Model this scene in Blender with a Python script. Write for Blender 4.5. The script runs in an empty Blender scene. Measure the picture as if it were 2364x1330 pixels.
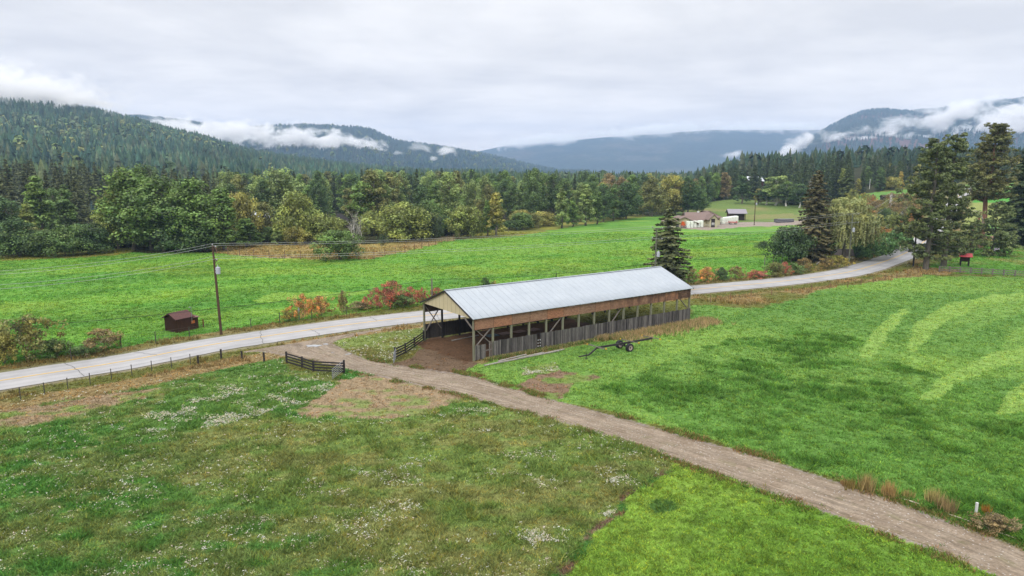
import bpy, bmesh, math, random
import numpy as np
from mathutils import Vector, Matrix

# ------------------------------------------------------------------ camera, world, sun, exposure
S = bpy.context.scene
COL = S.collection
F_PX, CAM_H, PITCH = 1576.0, 20.0, math.atan(265 / 1576.0)      # measured in pixels of the 2364 px wide photograph
SP, CP = math.sin(PITCH), math.cos(PITCH)

cam_d = bpy.data.cameras.new('camera'); cam = bpy.data.objects.new('camera', cam_d); COL.objects.link(cam)
cam.location = (0, 0, CAM_H); cam.rotation_euler = (math.pi / 2 - PITCH, 0, 0)
cam_d.sensor_width = 36; cam_d.lens = 24.0; cam_d.clip_end = 40000; cam_d.clip_start = 0.5
S.camera = cam

SUN_EL, SUN_AZ = math.radians(42), math.radians(205)             # soft sun, high and behind the camera on the left
W = bpy.data.worlds.new("World"); S.world = W; W.use_nodes = True
wn = W.node_tree.nodes; wl = W.node_tree.links; wn.clear()
def wnode(t, **k):
    n = wn.new(t)
    for a, b in k.items(): setattr(n, a, b)
    return n
def wmath(op, a, b=None, c=None):
    n = wnode('ShaderNodeMath', operation=op)
    for i, v in enumerate((a, b, c)):
        if v is None: continue
        if isinstance(v, (int, float)): n.inputs[i].default_value = v
        else: wl.new(v, n.inputs[i])
    return n.outputs[0]
sky = wnode('ShaderNodeTexSky', sky_type='NISHITA', sun_disc=False)
sky.sun_elevation = SUN_EL; sky.sun_rotation = SUN_AZ
bg1 = wnode('ShaderNodeBackground'); wl.new(sky.outputs[0], bg1.inputs[0]); bg1.inputs[1].default_value = 0.08
tc = wnode('ShaderNodeTexCoord'); sep = wnode('ShaderNodeSeparateXYZ'); wl.new(tc.outputs['Generated'], sep.inputs[0])
zc = wmath('MAXIMUM', sep.outputs[2], 0.0)
zz = wmath('ADD', zc, 0.13)
comb = wnode('ShaderNodeCombineXYZ')                             # direction laid onto a cloud deck overhead
wl.new(wmath('DIVIDE', sep.outputs[0], zz), comb.inputs[0]); wl.new(wmath('DIVIDE', sep.outputs[1], zz), comb.inputs[1])
nz1 = wnode('ShaderNodeTexNoise'); nz1.inputs['Scale'].default_value = 0.62; nz1.inputs['Detail'].default_value = 7; nz1.inputs['Roughness'].default_value = 0.55; nz1.inputs['Distortion'].default_value = 0.5
wl.new(comb.outputs[0], nz1.inputs['Vector'])
mp = wnode('ShaderNodeMapping'); mp.inputs['Scale'].default_value = (0.85, 1.0, 1); mp.inputs['Location'].default_value = (3.1, 1.7, 0); wl.new(comb.outputs[0], mp.inputs['Vector'])
nz2 = wnode('ShaderNodeTexNoise'); nz2.inputs['Scale'].default_value = 2.1; nz2.inputs['Detail'].default_value = 6; nz2.inputs['Roughness'].default_value = 0.5
wl.new(mp.outputs[0], nz2.inputs['Vector'])
nmix = wmath('ADD', wmath('MULTIPLY', nz1.outputs[0], 0.65), wmath('MULTIPLY', nz2.outputs[0], 0.35))
ramp = wnode('ShaderNodeValToRGB'); wl.new(nmix, ramp.inputs[0])
ramp.color_ramp.elements[0].position = 0.40; ramp.color_ramp.elements[0].color = (0.72, 0.715, 0.73, 1)
ramp.color_ramp.elements[1].position = 0.585; ramp.color_ramp.elements[1].color = (0.93, 0.915, 0.905, 1)
bg2 = wnode('ShaderNodeBackground')
# overcast luminance: brighter towards the zenith, as a real cloud deck is
zen = wmath('ADD', 1.0, wmath('MULTIPLY', wmath('MAXIMUM', wmath('SUBTRACT', zc, 0.22), 0.0), 2.3))
wl.new(zen, bg2.inputs[1])
hzf = wmath('POWER', 2.718, wmath('MULTIPLY', zc, -13.0))         # brighter and warmer low down, to offset the blue of the haze box
tint = wnode('ShaderNodeMix', data_type='RGBA', blend_type='MULTIPLY'); wl.new(hzf, tint.inputs[0]); wl.new(ramp.outputs[0], tint.inputs[6]); tint.inputs[7].default_value = (1.34, 1.15, 0.98, 1); tint.clamp_result = False
wl.new(tint.outputs[2], bg2.inputs[0])
mixw = wnode('ShaderNodeMixShader'); mixw.inputs[0].default_value = 0.96
wl.new(bg1.outputs[0], mixw.inputs[1]); wl.new(bg2.outputs[0], mixw.inputs[2])
wo = wnode('ShaderNodeOutputWorld'); wl.new(mixw.outputs[0], wo.inputs[0])

sd = bpy.data.lights.new('sun', 'SUN'); sd.energy = 1.7; sd.angle = math.radians(14); sd.color = (1, 0.965, 0.91)
sun = bpy.data.objects.new('sun', sd); COL.objects.link(sun)
_sdir = Vector((math.sin(SUN_AZ) * math.cos(SUN_EL), math.cos(SUN_AZ) * math.cos(SUN_EL), math.sin(SUN_EL)))
sun.rotation_euler = (-_sdir).to_track_quat('-Z', 'Y').to_euler()
S.view_settings.view_transform = 'Standard'; S.view_settings.look = 'None'
S.view_settings.exposure = 0.2; S.view_settings.gamma = 1.0; S.view_settings.use_curve_mapping = False
S.cycles.max_bounces = 7; S.cycles.diffuse_bounces = 3; S.cycles.glossy_bounces = 2; S.cycles.transmission_bounces = 2
S.cycles.transparent_max_bounces = 8; S.cycles.volume_bounces = 3
S.cycles.use_denoising = True

R = math.radians
rnd = random.Random(7)
nrg = np.random.default_rng(11)

# ------------------------------------------------------------------ pixels of the photograph <-> the place
def ray(px, py):
    r = (px - 1182) / F_PX; u = (665 - py) / F_PX
    return r, CP + u * SP, -SP + u * CP
def G(px, py, z=0.0):
    dx, dy, dz = ray(px, py); t = (z - CAM_H) / dz
    return (dx * t, dy * t)
def topz(x, y, py):
    """height at which a thing standing at (x, y) shows at row py"""
    k = (665 - py) / F_PX
    return CAM_H + y * (k * CP - SP) / (CP + k * SP)
def xz_at(px, py, y):
    dx, dy, dz = ray(px, py); return dx / dy * y, CAM_H + dz / dy * y

# ------------------------------------------------------------------ noise in numpy
def _hash(ix, iy, s):
    n = (ix.astype(np.int64) * 374761393 + iy.astype(np.int64) * 668265263 + s * 974634777) & 0xffffffff
    n = ((n ^ (n >> 13)) * 1274126177) & 0xffffffff
    return ((n ^ (n >> 16)) & 0xffff) / 65535.0
def vnoise(x, y, s=0):
    ix = np.floor(x); iy = np.floor(y); fx = x - ix; fy = y - iy
    fx = fx * fx * (3 - 2 * fx); fy = fy * fy * (3 - 2 * fy)
    a = _hash(ix, iy, s); b = _hash(ix + 1, iy, s); c = _hash(ix, iy + 1, s); d = _hash(ix + 1, iy + 1, s)
    return (a * (1 - fx) + b * fx) * (1 - fy) + (c * (1 - fx) + d * fx) * fy
def fbm(x, y, sc, s=0, o=4):
    t = 0; a = 0.5; f = 1.0 / sc; n = 0
    for i in range(o):
        t = t + a * vnoise(x * f + 17.3 * i, y * f - 9.1 * i, s + i); n += a; a *= 0.5; f *= 2.03
    return t / n
def sst(t):
    t = np.clip(t, 0, 1); return t * t * (3 - 2 * t)

# ------------------------------------------------------------------ the lie of the land
def H(x, y):
    x = np.asarray(x, float); y = np.asarray(y, float)
    u = x / np.maximum(y, 5)
    h = 9.0 * sst((y - 185) / 260) * sst((u - 0.36) / 0.2)                        # slope the road climbs
    h = h + 5.0 * sst((y - 300) / 110) * sst((u - 0.22) / 0.1)                    # grassy rise behind the farm
    h = h + 15.0 * sst((y - 400) / 220) * sst((u - 0.26) / 0.1)                   # wooded knoll
    h = h + 27.0 * sst((y - 330) / 370) * np.clip((-u - 0.3) / 0.45, 0, 1.6)      # foothill on the left
    h = h + 0.5 * (fbm(x, y, 60, 3, 3) - 0.5) * sst((y - 150) / 120)
    return h
def h1(x, y): return float(H(np.array([x]), np.array([y]))[0])
def at(px, py):
    """the ground point seen at a pixel of the photograph"""
    dx, dy, dz = ray(px, py)
    t = np.linspace(15, 1500, 6000)
    z = CAM_H + dz * t; g = H(dx * t, dy * t)
    k = np.argmax(z <= g)
    if z[k] > g[k]: k = len(t) - 1
    tt = t[k]
    return Vector((dx * tt, dy * tt, float(g[k])))

# ------------------------------------------------------------------ meshes
class MB:
    def __init__(s): s.v = []; s.f = []; s.c = []
    def quadmesh(s, vs, fs, c=None):
        o = len(s.v); s.v += [tuple(v) for v in vs]; s.f += [tuple(i + o for i in f) for f in fs]
        if c is not None: s.c += [c] * len(fs)
    def box(s, a, b, c=None):
        (x0, y0, z0), (x1, y1, z1) = a, b
        s.quadmesh([(x0,y0,z0),(x1,y0,z0),(x1,y1,z0),(x0,y1,z0),(x0,y0,z1),(x1,y0,z1),(x1,y1,z1),(x0,y1,z1)],
                   [(0,3,2,1),(4,5,6,7),(0,1,5,4),(1,2,6,5),(2,3,7,6),(3,0,4,7)], c)
    def beam(s, p, q, w, h=None, c=None, up=(0, 0, 1)):
        h = h or w; p = Vector(p); q = Vector(q); d = (q - p).normalized(); up = Vector(up)
        if abs(d.dot(up)) > 0.98: up = Vector((0, 1, 0))
        a = d.cross(up).normalized() * (w / 2); b = a.cross(d).normalized() * (h / 2)
        vs = [p - a - b, p + a - b, p + a + b, p - a + b, q - a - b, q + a - b, q + a + b, q - a + b]
        s.quadmesh(vs, [(0,1,2,3),(7,6,5,4),(0,4,5,1),(1,5,6,2),(2,6,7,3),(3,7,4,0)], c)
    def tube(s, pts, rad, n=6, c=None, cap=True):
        pts = [Vector(p) for p in pts]; m = len(pts)
        rad = list(rad) if hasattr(rad, '__len__') else [rad] * m
        vs = []; fs = []; prev = None
        for i, p in enumerate(pts):
            d = (pts[min(i + 1, m - 1)] - pts[max(i - 1, 0)]).normalized()
            a = prev if prev is not None else (Vector((1, 0, 0)) if abs(d.x) < 0.9 else Vector((0, 1, 0)))
            a = (a - d * a.dot(d)).normalized(); b = d.cross(a); prev = a
            for k in range(n):
                t = 2 * math.pi * k / n; vs.append(p + (a * math.cos(t) + b * math.sin(t)) * rad[i])
        for i in range(m - 1):
            for k in range(n):
                k2 = (k + 1) % n; fs.append((i*n+k, i*n+k2, (i+1)*n+k2, (i+1)*n+k))
        if cap: fs.append(tuple(range(n))[::-1]); fs.append(tuple((m-1)*n + k for k in range(n)))
        s.quadmesh(vs, fs, c)
    def mesh(s, name, mat):
        me = bpy.data.meshes.new(name); me.from_pydata(s.v, [], s.f); me.materials.append(mat)
        if s.c:
            at_ = me.attributes.new('v', 'FLOAT', 'FACE'); at_.data.foreach_set('value', np.array(s.c, np.float32))
        me.update(); return me
    def build(s, name, mat, parent=None):
        o = bpy.data.objects.new(name, s.mesh(name, mat)); COL.objects.link(o); o.parent = parent; return o

def npmesh(name, V, Fq, mat, cols=None, vals=None, smooth=False):
    """V (n,3); Fq (m,k) same-size faces; cols (m,3) face colours; vals (m,) face value"""
    me = bpy.data.meshes.new(name); n = len(V); m, k = Fq.shape
    me.vertices.add(n); me.vertices.foreach_set('co', V.astype(np.float32).ravel())
    me.loops.add(m * k); me.loops.foreach_set('vertex_index', Fq.astype(np.int32).ravel())
    me.polygons.add(m); me.polygons.foreach_set('loop_start', np.arange(0, m * k, k, dtype=np.int32))
    if smooth: me.polygons.foreach_set('use_smooth', np.ones(m, bool))
    if cols is not None:
        a = me.attributes.new('col', 'FLOAT_COLOR', 'FACE')
        a.data.foreach_set('color', np.concatenate([cols, np.ones((m, 1))], 1).astype(np.float32).ravel())
    if vals is not None:
        a = me.attributes.new('v', 'FLOAT', 'FACE'); a.data.foreach_set('value', vals.astype(np.float32))
    me.materials.append(mat); me.update(calc_edges=True); return me
def link(name, me, parent=None, loc=(0, 0, 0)):
    o = bpy.data.objects.new(name, me); COL.objects.link(o); o.location = loc; o.parent = parent; return o
def tag(o, label=None, cat=None, group=None, kind=None):
    if label: o['label'] = label
    if cat: o['category'] = cat
    if group: o['group'] = group
    if kind: o['kind'] = kind
    return o
def thing(name, label, cat, loc=(0, 0, 0), rz=0.0, group=None, scale=None):
    o = bpy.data.objects.new(name, None); COL.objects.link(o); o.location = loc; o.rotation_euler = (0, 0, rz)
    o.empty_display_size = 0.5
    if scale is not None: o.scale = scale
    return tag(o, label, cat, group)

# ------------------------------------------------------------------ colours and materials
K = 0.58
def lin(r, g, b, k=K):
    def f(c):
        c = c / 255.0
        return c / 12.92 if c <= 0.04045 else ((c + 0.055) / 1.055) ** 2.4
    return np.array([f(r) * k, f(g) * k, f(b) * k])
def c4(c): return (float(c[0]), float(c[1]), float(c[2]), 1.0)
class NT:
    def __init__(s, name):
        s.m = bpy.data.materials.new(name); s.m.use_nodes = True; s.t = s.m.node_tree; s.t.nodes.clear()
        s.out = s.n('ShaderNodeOutputMaterial')
    def n(s, t, ins=None, **k):
        x = s.t.nodes.new(t)
        for a, b in k.items(): setattr(x, a, b)
        if ins:
            for a, b in ins.items(): s.put(x.inputs[a], b)
        return x
    def put(s, sock, v):
        if isinstance(v, bpy.types.NodeSocket): s.t.links.new(v, sock)
        elif hasattr(v, '__len__') and sock.type == 'RGBA': sock.default_value = c4(v)
        elif hasattr(v, '__len__'): sock.default_value = tuple(v)
        else: sock.default_value = v
    def math(s, op, a, b=0.0, clamp=False):
        return s.n('ShaderNodeMath', {0: a, 1: b}, operation=op, use_clamp=clamp).outputs[0]
    def coord(s, which='Object'): return s.n('ShaderNodeTexCoord').outputs[which]
    def pos(s): return s.n('ShaderNodeNewGeometry').outputs['Position']
    def map(s, v, sc=(1, 1, 1), rot=(0, 0, 0)): return s.n('ShaderNodeMapping', {'Vector': v, 'Scale': sc, 'Rotation': rot}).outputs[0]
    def noise(s, v, sc, det=4, rough=0.55, dist=0.0):
        return s.n('ShaderNodeTexNoise', {'Vector': v, 'Scale': sc, 'Detail': det, 'Roughness': rough, 'Distortion': dist}).outputs[0]
    def ramp(s, f, stops):
        r = s.n('ShaderNodeValToRGB', {0: f}); e = r.color_ramp.elements
        while len(e) < len(stops): e.new(0.5)
        for i, (p, c) in enumerate(stops):
            e[i].position = p; e[i].color = c4(c) if hasattr(c, '__len__') else (c, c, c, 1)
        return r.outputs[0]
    def mr(s, v, a, b, c=0.0, d=1.0): return s.n('ShaderNodeMapRange', {0: v, 1: a, 2: b, 3: c, 4: d}).outputs[0]
    def mix(s, f, a, b, mode='MIX'):
        x = s.n('ShaderNodeMix', data_type='RGBA', blend_type=mode, clamp_factor=True)
        s.put(x.inputs[0], f); s.put(x.inputs[6], a); s.put(x.inputs[7], b); return x.outputs[2]
    def attr(s, name, o='Color'): return s.n('ShaderNodeAttribute', attribute_name=name).outputs[o]
    def scale(s, c, f):
        x = s.n('ShaderNodeVectorMath', operation='SCALE'); s.put(x.inputs[0], c); s.put(x.inputs['Scale'], f); return x.outputs[0]
    def bump(s, h, st=0.5, d=0.1): return s.n('ShaderNodeBump', {'Height': h, 'Strength': st, 'Distance': d}).outputs[0]
    def pbr(s, col, rough=0.85, nrm=None, metal=0.0, spec=0.3):
        b = s.n('ShaderNodeBsdfPrincipled', {'Base Color': col, 'Roughness': rough, 'Metallic': metal, 'Specular IOR Level': spec})
        if nrm is not None: s.put(b.inputs['Normal'], nrm)
        s.t.links.new(b.outputs[0], s.out.inputs[0]); return s.m
def simple(name, c, rough=0.8, var=0.25, sc=3.0, metal=0.0, spec=0.3, stretch=(1, 1, 1), bump=0.0):
    t = NT(name); v = t.map(t.coord(), stretch); f = t.noise(v, sc, 5, 0.6)
    col = t.mix(t.mr(f, 0.3, 0.7), np.array(c) * (1 - var), np.array(c) * (1 + var))
    return t.pbr(col, rough, t.bump(f, bump, 0.02) if bump else None, metal, spec)
# ------------------------------------------------------------------ the barn's place (found from its posts)
BA = Vector((-4.116, 71.386, 0)); BX = Vector((0.8193, 0.5734, 0)); BY = Vector((-0.5734, 0.8193, 0)); BL, BW = 34.4, 11.3
BROT = math.atan2(BX.y, BX.x)

# ------------------------------------------------------------------ road centre line
def crom(P, step):
    P = [np.array(p, float) for p in P]; P = [2 * P[0] - P[1]] + P + [2 * P[-1] - P[-2]]; out = []
    for i in range(1, len(P) - 2):
        n = max(2, int(np.linalg.norm(P[i + 1] - P[i]) / step))
        for k in range(n):
            t = k / n
            out.append(0.5 * ((2 * P[i]) + (-P[i-1] + P[i+1]) * t + (2*P[i-1] - 5*P[i] + 4*P[i+1] - P[i+2]) * t*t + (-P[i-1] + 3*P[i] - 3*P[i+1] + P[i+2]) * t**3))
    out.append(P[-2]); return np.array(out)
RC_PX = [(0,881),(280,838),(560,787),(975,731),(1600,670),(1800,651),(1950,631),(2035,607),(2095,583),(2140,553),(2168,520),(2187,490),(2207,462),(2222,443)]
_p0 = np.array(at(0, 881)[:2]); _pd = _p0 - np.array(at(280, 838)[:2]); _pd = _pd / np.linalg.norm(_pd)
rc = [tuple(_p0 + _pd * 110 + [0, 0]), tuple(_p0 + _pd * 70), tuple(_p0 + _pd * 33)] + [tuple(at(*p)[:2]) for p in RC_PX]
e = np.array(rc[-1]) - np.array(rc[-2]); rc.append(tuple(np.array(rc[-1]) + e / np.linalg.norm(e) * 25))
ROADC = crom(rc, 2.0)
def seg_dist(x, y, P):
    d = np.full(x.shape, 1e9); side = np.zeros(x.shape)
    for i in range(len(P) - 1):
        a = P[i]; b = P[i + 1]; ab = b - a; L2 = ab @ ab
        m = (np.abs(x - a[0]) < 60) & (np.abs(y - a[1]) < 60)
        if not m.any(): continue
        xx = x[m] - a[0]; yy = y[m] - a[1]
        t = np.clip((xx * ab[0] + yy * ab[1]) / L2, 0, 1)
        dd = np.hypot(xx - t * ab[0], yy - t * ab[1]); cur = d[m]; k = dd < cur
        cr = ab[0] * yy - ab[1] * xx
        sd = side[m]; sd[k] = np.sign(cr[k]); side[m] = sd
        cur[k] = dd[k]; d[m] = cur
    return d, side
def inpoly(x, y, P):
    c = np.zeros(x.shape, bool); n = len(P)
    for i in range(n):
        x0, y0 = P[i]; x1, y1 = P[(i + 1) % n]
        if y0 == y1: continue
        k = ((y0 > y) != (y1 > y)) & (x < (x1 - x0) * (y - y0) / (y1 - y0) + x0)
        c ^= k
    return c
def poly(px): return [tuple(at(*p)[:2]) for p in px]
DRV_L = [(545,815),(600,813),(660,822),(740,838),(800,852),(930,882),(1050,908),(1180,943),(1300,977),(1420,1012),(1560,1062),(1700,1112),(1900,1182),(2100,1252),(2330,1345),(2700,1520)]
DRV_R = [(985,741),(930,752),(780,786),(795,806),(850,830),(930,845),(1010,856),(1100,870),(1200,903),(1300,929),(1450,969),(1600,1012),(1750,1054),(2050,1152),(2364,1268),(2800,1440)]
DL = crom([G(*p) for p in DRV_L], 1e9); DR_ = crom([G(*p) for p in DRV_R], 1e9)
def resample(P, per):
    C = []
    Pn = [np.array(p, float) for p in P]; Pn = [2 * Pn[0] - Pn[1]] + Pn + [2 * Pn[-1] - Pn[-2]]
    for i in range(1, len(Pn) - 2):
        for k in range(per):
            t = k / per; p0, p1, p2, p3 = Pn[i-1:i+3]
            C.append(0.5 * ((2*p1) + (-p0+p2)*t + (2*p0-5*p1+4*p2-p3)*t*t + (-p0+3*p1-3*p2+p3)*t**3))
    C.append(Pn[-2]); return np.array(C)
DLr = resample([G(*p) for p in DRV_L], 16); DRr = resample([G(*p) for p in DRV_R], 16)
DRVPOLY = [tuple(p) for p in DLr] + [tuple(p) for p in DRr[::-1]]

# ------------------------------------------------------------------ what grows or lies where (world-space regions)
ZP = dict(
 pasture=[(-500,614),(0,601),(120,598),(230,593),(310,584),(480,584),(560,593),(740,600),(850,599),(960,577),(1050,554),(1210,544),(1300,526),(1420,509),(1500,499),(1560,495),(1560,527),(1640,531),(1720,523),(1840,517),(1930,515),(1930,560),(1900,590),(1860,610),(1775,640),(1600,655),(1000,705),(640,760),(350,805),(160,835),(0,856),(-500,940)],
 paddock=[(500,566),(700,562),(860,564),(1060,545),(1050,553),(960,576),(850,598),(740,600),(560,592),(480,584)],
 yedge=[(0,603),(120,599),(250,592),(310,584),(300,572),(150,584),(0,592),(-500,600),(-500,614)],
 yedge2=[(1100,552),(1210,544),(1300,526),(1420,509),(1500,499),(1480,492),(1330,505),(1200,522),(1120,535),(1060,546),(1060,552)],
 nearleft=[(-900,1050),(0,935),(0,925),(400,862),(560,838),(650,850),(790,862),(1000,895),(1180,945),(1420,1010),(1560,1065),(1270,1335),(1000,1560),(-900,1560)],
 dirtA=[(-300,1010),(0,945),(150,925),(380,895),(370,910),(200,955),(0,1002),(-300,1060)],
 dirtB=[(680,944),(745,905),(800,872),(900,872),(1000,888),(1080,916),(995,954),(860,966),(710,960)],
 greenA=[(560,815),(650,818),(668,850),(600,868),(460,882),(560,845)],
 greenB=[(800,852),(830,856),(960,895),(930,905),(850,878),(790,872)],
 small=[(1270,1335),(1460,1150),(1560,1063),(1700,1112),(1900,1182),(2100,1252),(2400,1366),(2700,1560),(1000,1560)],
 right=[(1060,868),(1100,835),(1590,745),(1602,703),(1760,708),(1930,662),(2120,637),(2364,641),(2900,655),(3600,1500),(2500,1330),(2364,1268),(2050,1150),(1750,1050),(1450,965),(1200,900)],
 brownstrip=[(1595,690),(1800,668),(2060,630),(2105,612),(2230,628),(2120,638),(1930,662),(1760,712),(1600,706)],
 west=[(770,786),(960,748),(1000,756),(1000,790),(920,840),(850,832),(790,815)],
 barnyard=[(900,850),(960,815),(1000,790),(1100,800),(1110,835),(1080,856),(1000,862)],
 dirtC=[(1180,885),(1290,858),(1380,862),(1320,885),(1290,925),(1200,904)],
 lawn=[(2080,625),(2160,606),(2200,596),(2280,566),(2364,563),(2900,560),(2900,655),(2364,640)],
 redyard=[(2270,545),(2364,543),(2900,540),(2900,562),(2364,566),(2300,560)],
 scrub=[(1980,585),(2000,560),(2045,520),(2020,500),(1940,470),(1960,460),(2090,455),(2200,436),(2215,440),(2190,480),(2150,530),(2120,560),(2060,590)],
 upfield=[(1960,452),(2040,443),(2110,438),(2110,458),(2060,462),(1965,464)],
 farfield=[(2228,425),(2364,415),(2900,400),(2900,542),(2364,543),(2270,545),(2215,520),(2212,480),(2235,452)],
 farfield2=[(2235,452),(2364,440),(2900,430),(2900,462),(2364,466),(2222,468)],
 yard=[(1540,524),(1640,532),(1700,525),(1850,518),(1860,508),(1700,513),(1555,508)],
 hillgrass=[(1610,472),(1650,465),(1720,460),(1850,474),(1930,480),(1930,515),(1850,508),(1700,513),(1560,508),(1540,497)],
 hillbrown=[(1700,496),(1830,492),(1850,500),(1720,508)],
 wgravel=[(1975,575),(2000,550),(2012,535),(1990,524),(2050,521),(2046,535),(2030,556),(2000,580),(1960,598),(1950,590)],
 stripeA=[(2090,812),(2112,745),(2190,702),(2300,680),(2370,676),(2370,690),(2260,708),(2175,748),(2115,812)],
 stripeB=[(1985,828),(2010,772),(2075,715),(2100,712),(2050,775),(2020,828)],
 stripeC=[(2120,925),(2180,868),(2290,815),(2420,795),(2420,830),(2260,860),(2160,925)],
 stripeD=[(2330,900),(2420,860),(2420,950),(2300,960)],
 darkR=[(1380,900),(1560,830),(1700,780),(1850,765),(1980,780),(2100,850),(2364,930),(3200,960),(3600,1400),(2364,1268),(2000,1130),(1600,1000)],
 ridge=[(1255,1335),(1452,1150),(1535,1085),(1548,1085),(1466,1152),(1285,1335)],
 darkpatch=[(1495,1172),(1515,1155),(1555,1162),(1572,1180),(1545,1192),(1510,1188)],
 paleA=[(570,695),(640,675),(860,672),(860,680),(700,690),(600,702)],
 paleB=[(880,560),(1300,560),(1500,560),(1500,575),(1000,590),(900,590)],
 fl1=[(390,905),(560,868),(770,880),(760,920),(640,945),(520,985),(350,1000),(240,1005),(330,960)],
 fl2=[(1030,930),(1140,930),(1130,962),(1020,966)],
 fl3=[(700,1040),(920,975),(1150,970),(1500,1085),(1460,1160),(1280,1300),(900,1260),(600,1260),(600,1160)],
 fl4=[(1340,1150),(1440,1090),(1480,1120),(1450,1165),(1262,1290),(1200,1255)],
 fl5=[(1200,850),(1280,840),(1290,862),(1210,868)],
)
ZP = {k: poly(v) for k, v in ZP.items()}
C_ = dict(forest=lin(66,68,42), pasture=lin(124,178,76), pasture_y=lin(154,188,84), pasture_d=lin(84,138,66), paddock=lin(186,160,118),
          yedge=lin(160,160,75), olive=lin(122,126,66), tan=lin(168,148,118), nl=lin(132,154,82), nlb=lin(146,150,92), nlg=lin(98,148,70),
          small=lin(146,180,74), small2=lin(122,162,64), right=lin(144,182,88), rightd=lin(116,160,78), brown=lin(168,148,104), dirt=lin(150,126,104),
          dark=lin(120,100,80), lawn=lin(108,160,66), red=lin(176,136,118), nb=lin(176,154,108), scrub=lin(178,150,86), field=lin(118,164,80), field2=lin(160,170,96),
          gravel=lin(172,158,146), hill=lin(122,146,78), white=lin(190,192,170), stripe=lin(158,192,100))
def zone(x, y):
    """base colour and (flower, dark clump, bare) weights at ground points"""
    n = x.shape[0]
    wx = x + (fbm(x, y, 2.5, 31, 3) - 0.5) * np.clip(y / 45, 0.8, 5); wy = y + (fbm(x, y, 2.5, 57, 3) - 0.5) * np.clip(y / 28, 1, 8)
    f1 = fbm(x, y, 9, 5, 4)[:, None]; f2 = fbm(x, y, 30, 8, 3)[:, None]; f3 = fbm(x * 0.5 + y * 0.35, y, 14, 21, 4)[:, None]
    col = C_['forest'] * (0.7 + 0.6 * f1); fx = np.zeros((n, 3))
    def P(name, c, fl=0.0, dk=0.0, bare=0.0, wk=1.0):
        k = inpoly(x + (wx - x) * wk, y + (wy - y) * wk, ZP[name])
        cc = c(k) if callable(c) else np.broadcast_to(c, (n, 3))[k] * (0.88 + 0.24 * f1[k])
        col[k] = cc; fx[k] = (fl, dk, bare)
    def mix(a, b, t): return C_[a] * (1 - t) + C_[b] * t
    uu_ = x / np.maximum(y, 5); open_ = ((wy < 160) & (np.abs(wx) < 400)) | ((uu_ > .26) & (y < np.interp(uu_, [.26, .30, .36, .42, .5, .56, .62, .8], [260, 300, 330, 335, 330, 400, 470, 560]))); col[open_] = C_['olive'] * (0.85 + 0.3 * f1[open_])
    P('yedge', lambda k: mix('yedge', 'olive', f1[k]))
    P('yedge2', lambda k: mix('yedge', 'olive', sst((f1[k] - 0.3) / 0.4)))
    P('hillgrass', lambda k: mix('hill', 'paddock', .6 * sst((f2[k] - 0.55) / 0.3)))
    P('hillbrown', lambda k: mix('hill', 'paddock', .45 * f1[k] + .1))
    P('pasture', lambda k: mix('pasture', 'pasture_y', sst((f3[k] - 0.5) / 0.25) * 0.6) * (1 - 0.16 * sst((f1[k] - 0.45) / 0.2)), 0, 0.4, 0)
    sx = x * .522 - y * .853; sl = x * .853 + y * .522; st = fbm(sx, sl * .04, 3.2, 120, 4)[:, None]; k = inpoly(wx, wy, ZP['pasture']); col[k] *= (1 + .42 * (st[k] - .5)) * (1 + (st[k] - .5) * np.array([[.5, 0, 0]])); k2 = k[:, None] & (f2 > .56); col[k] = np.where(k2[k], col[k] * [1.12, 1.02, .95], col[k])
    P('paleA', lambda k: mix('pasture', 'pasture_y', 0.45 + 0.3 * f1[k])); P('paleB', lambda k: mix('pasture', 'pasture_y', 0.3 * f1[k] + 0.2), 0, .3)
    P('paddock', lambda k: mix('paddock', 'yedge', f1[k] * 0.7))
    P('yard', C_['gravel'], 0, 0, 1); P('wgravel', C_['gravel'], 0, 0, 1)
    P('scrub', lambda k: mix('scrub', 'olive', sst((f1[k] - 0.35) / 0.3)))
    P('upfield', C_['field']); P('farfield', lambda k: mix('field', 'field2', sst((f2[k] - 0.4) / 0.2)))
    P('farfield2', lin(96, 168, 66))
    P('lawn', lambda k: mix('lawn', 'brown', 0.5 * sst((f1[k] - 0.5) / 0.2)), 0, 0.2)
    P('redyard', C_['red'], 0, 0, 1)
    f5 = fbm(x * 0.55, y, 0.9, 71, 4)[:, None]; f6 = fbm(x * 0.5 + y * .2, y, 5, 83, 4)[:, None]
    def nearc(k):
        b = mix('nl', 'nlg', sst((f3[k] - 0.4) / 0.2)); br = sst((f5[k] * .5 + f6[k] * .5 + .12 * (f3[k] - .5) - .46) / .12); return (b * (1 - .34 * br) + C_['nb'] * .34 * br) * (0.85 + .30 * f1[k])
    P('nearleft', nearc, 0.07, 0.6)
    P('greenA', lambda k: mix('nlg', 'olive', f1[k] * .7), 0.05, 0.3); P('greenB', lambda k: mix('nlg', 'pasture_d', f1[k]), 0.05, 0.5)
    for q, w in (('fl1', 1.0), ('fl2', 0.7), ('fl3', 0.24), ('fl4', 0.9), ('fl5', 0.7)):
        k = inpoly(wx, wy, ZP[q]); fx[k, 0] = w * .75 * sst((fbm(x[k] * 0.7, y[k], 1.5, 77, 4) - 0.40) / 0.3)
        if q in ('fl1', 'fl2'): col[k] = mix('nlg', 'nl', f1[k]); fx[k, 1] = 0.6
    P('dirtA', lambda k: mix('tan', 'nl', sst((f5[k] * .5 + f1[k] * .5 - 0.45) / 0.12)), wk=1.8); P('dirtB', lambda k: mix('tan', 'nl', 0.8 * sst((f5[k] * .6 + f1[k] * .4 - 0.50) / 0.1)), 0.0, 0, 0.5, wk=1.8)
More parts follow.
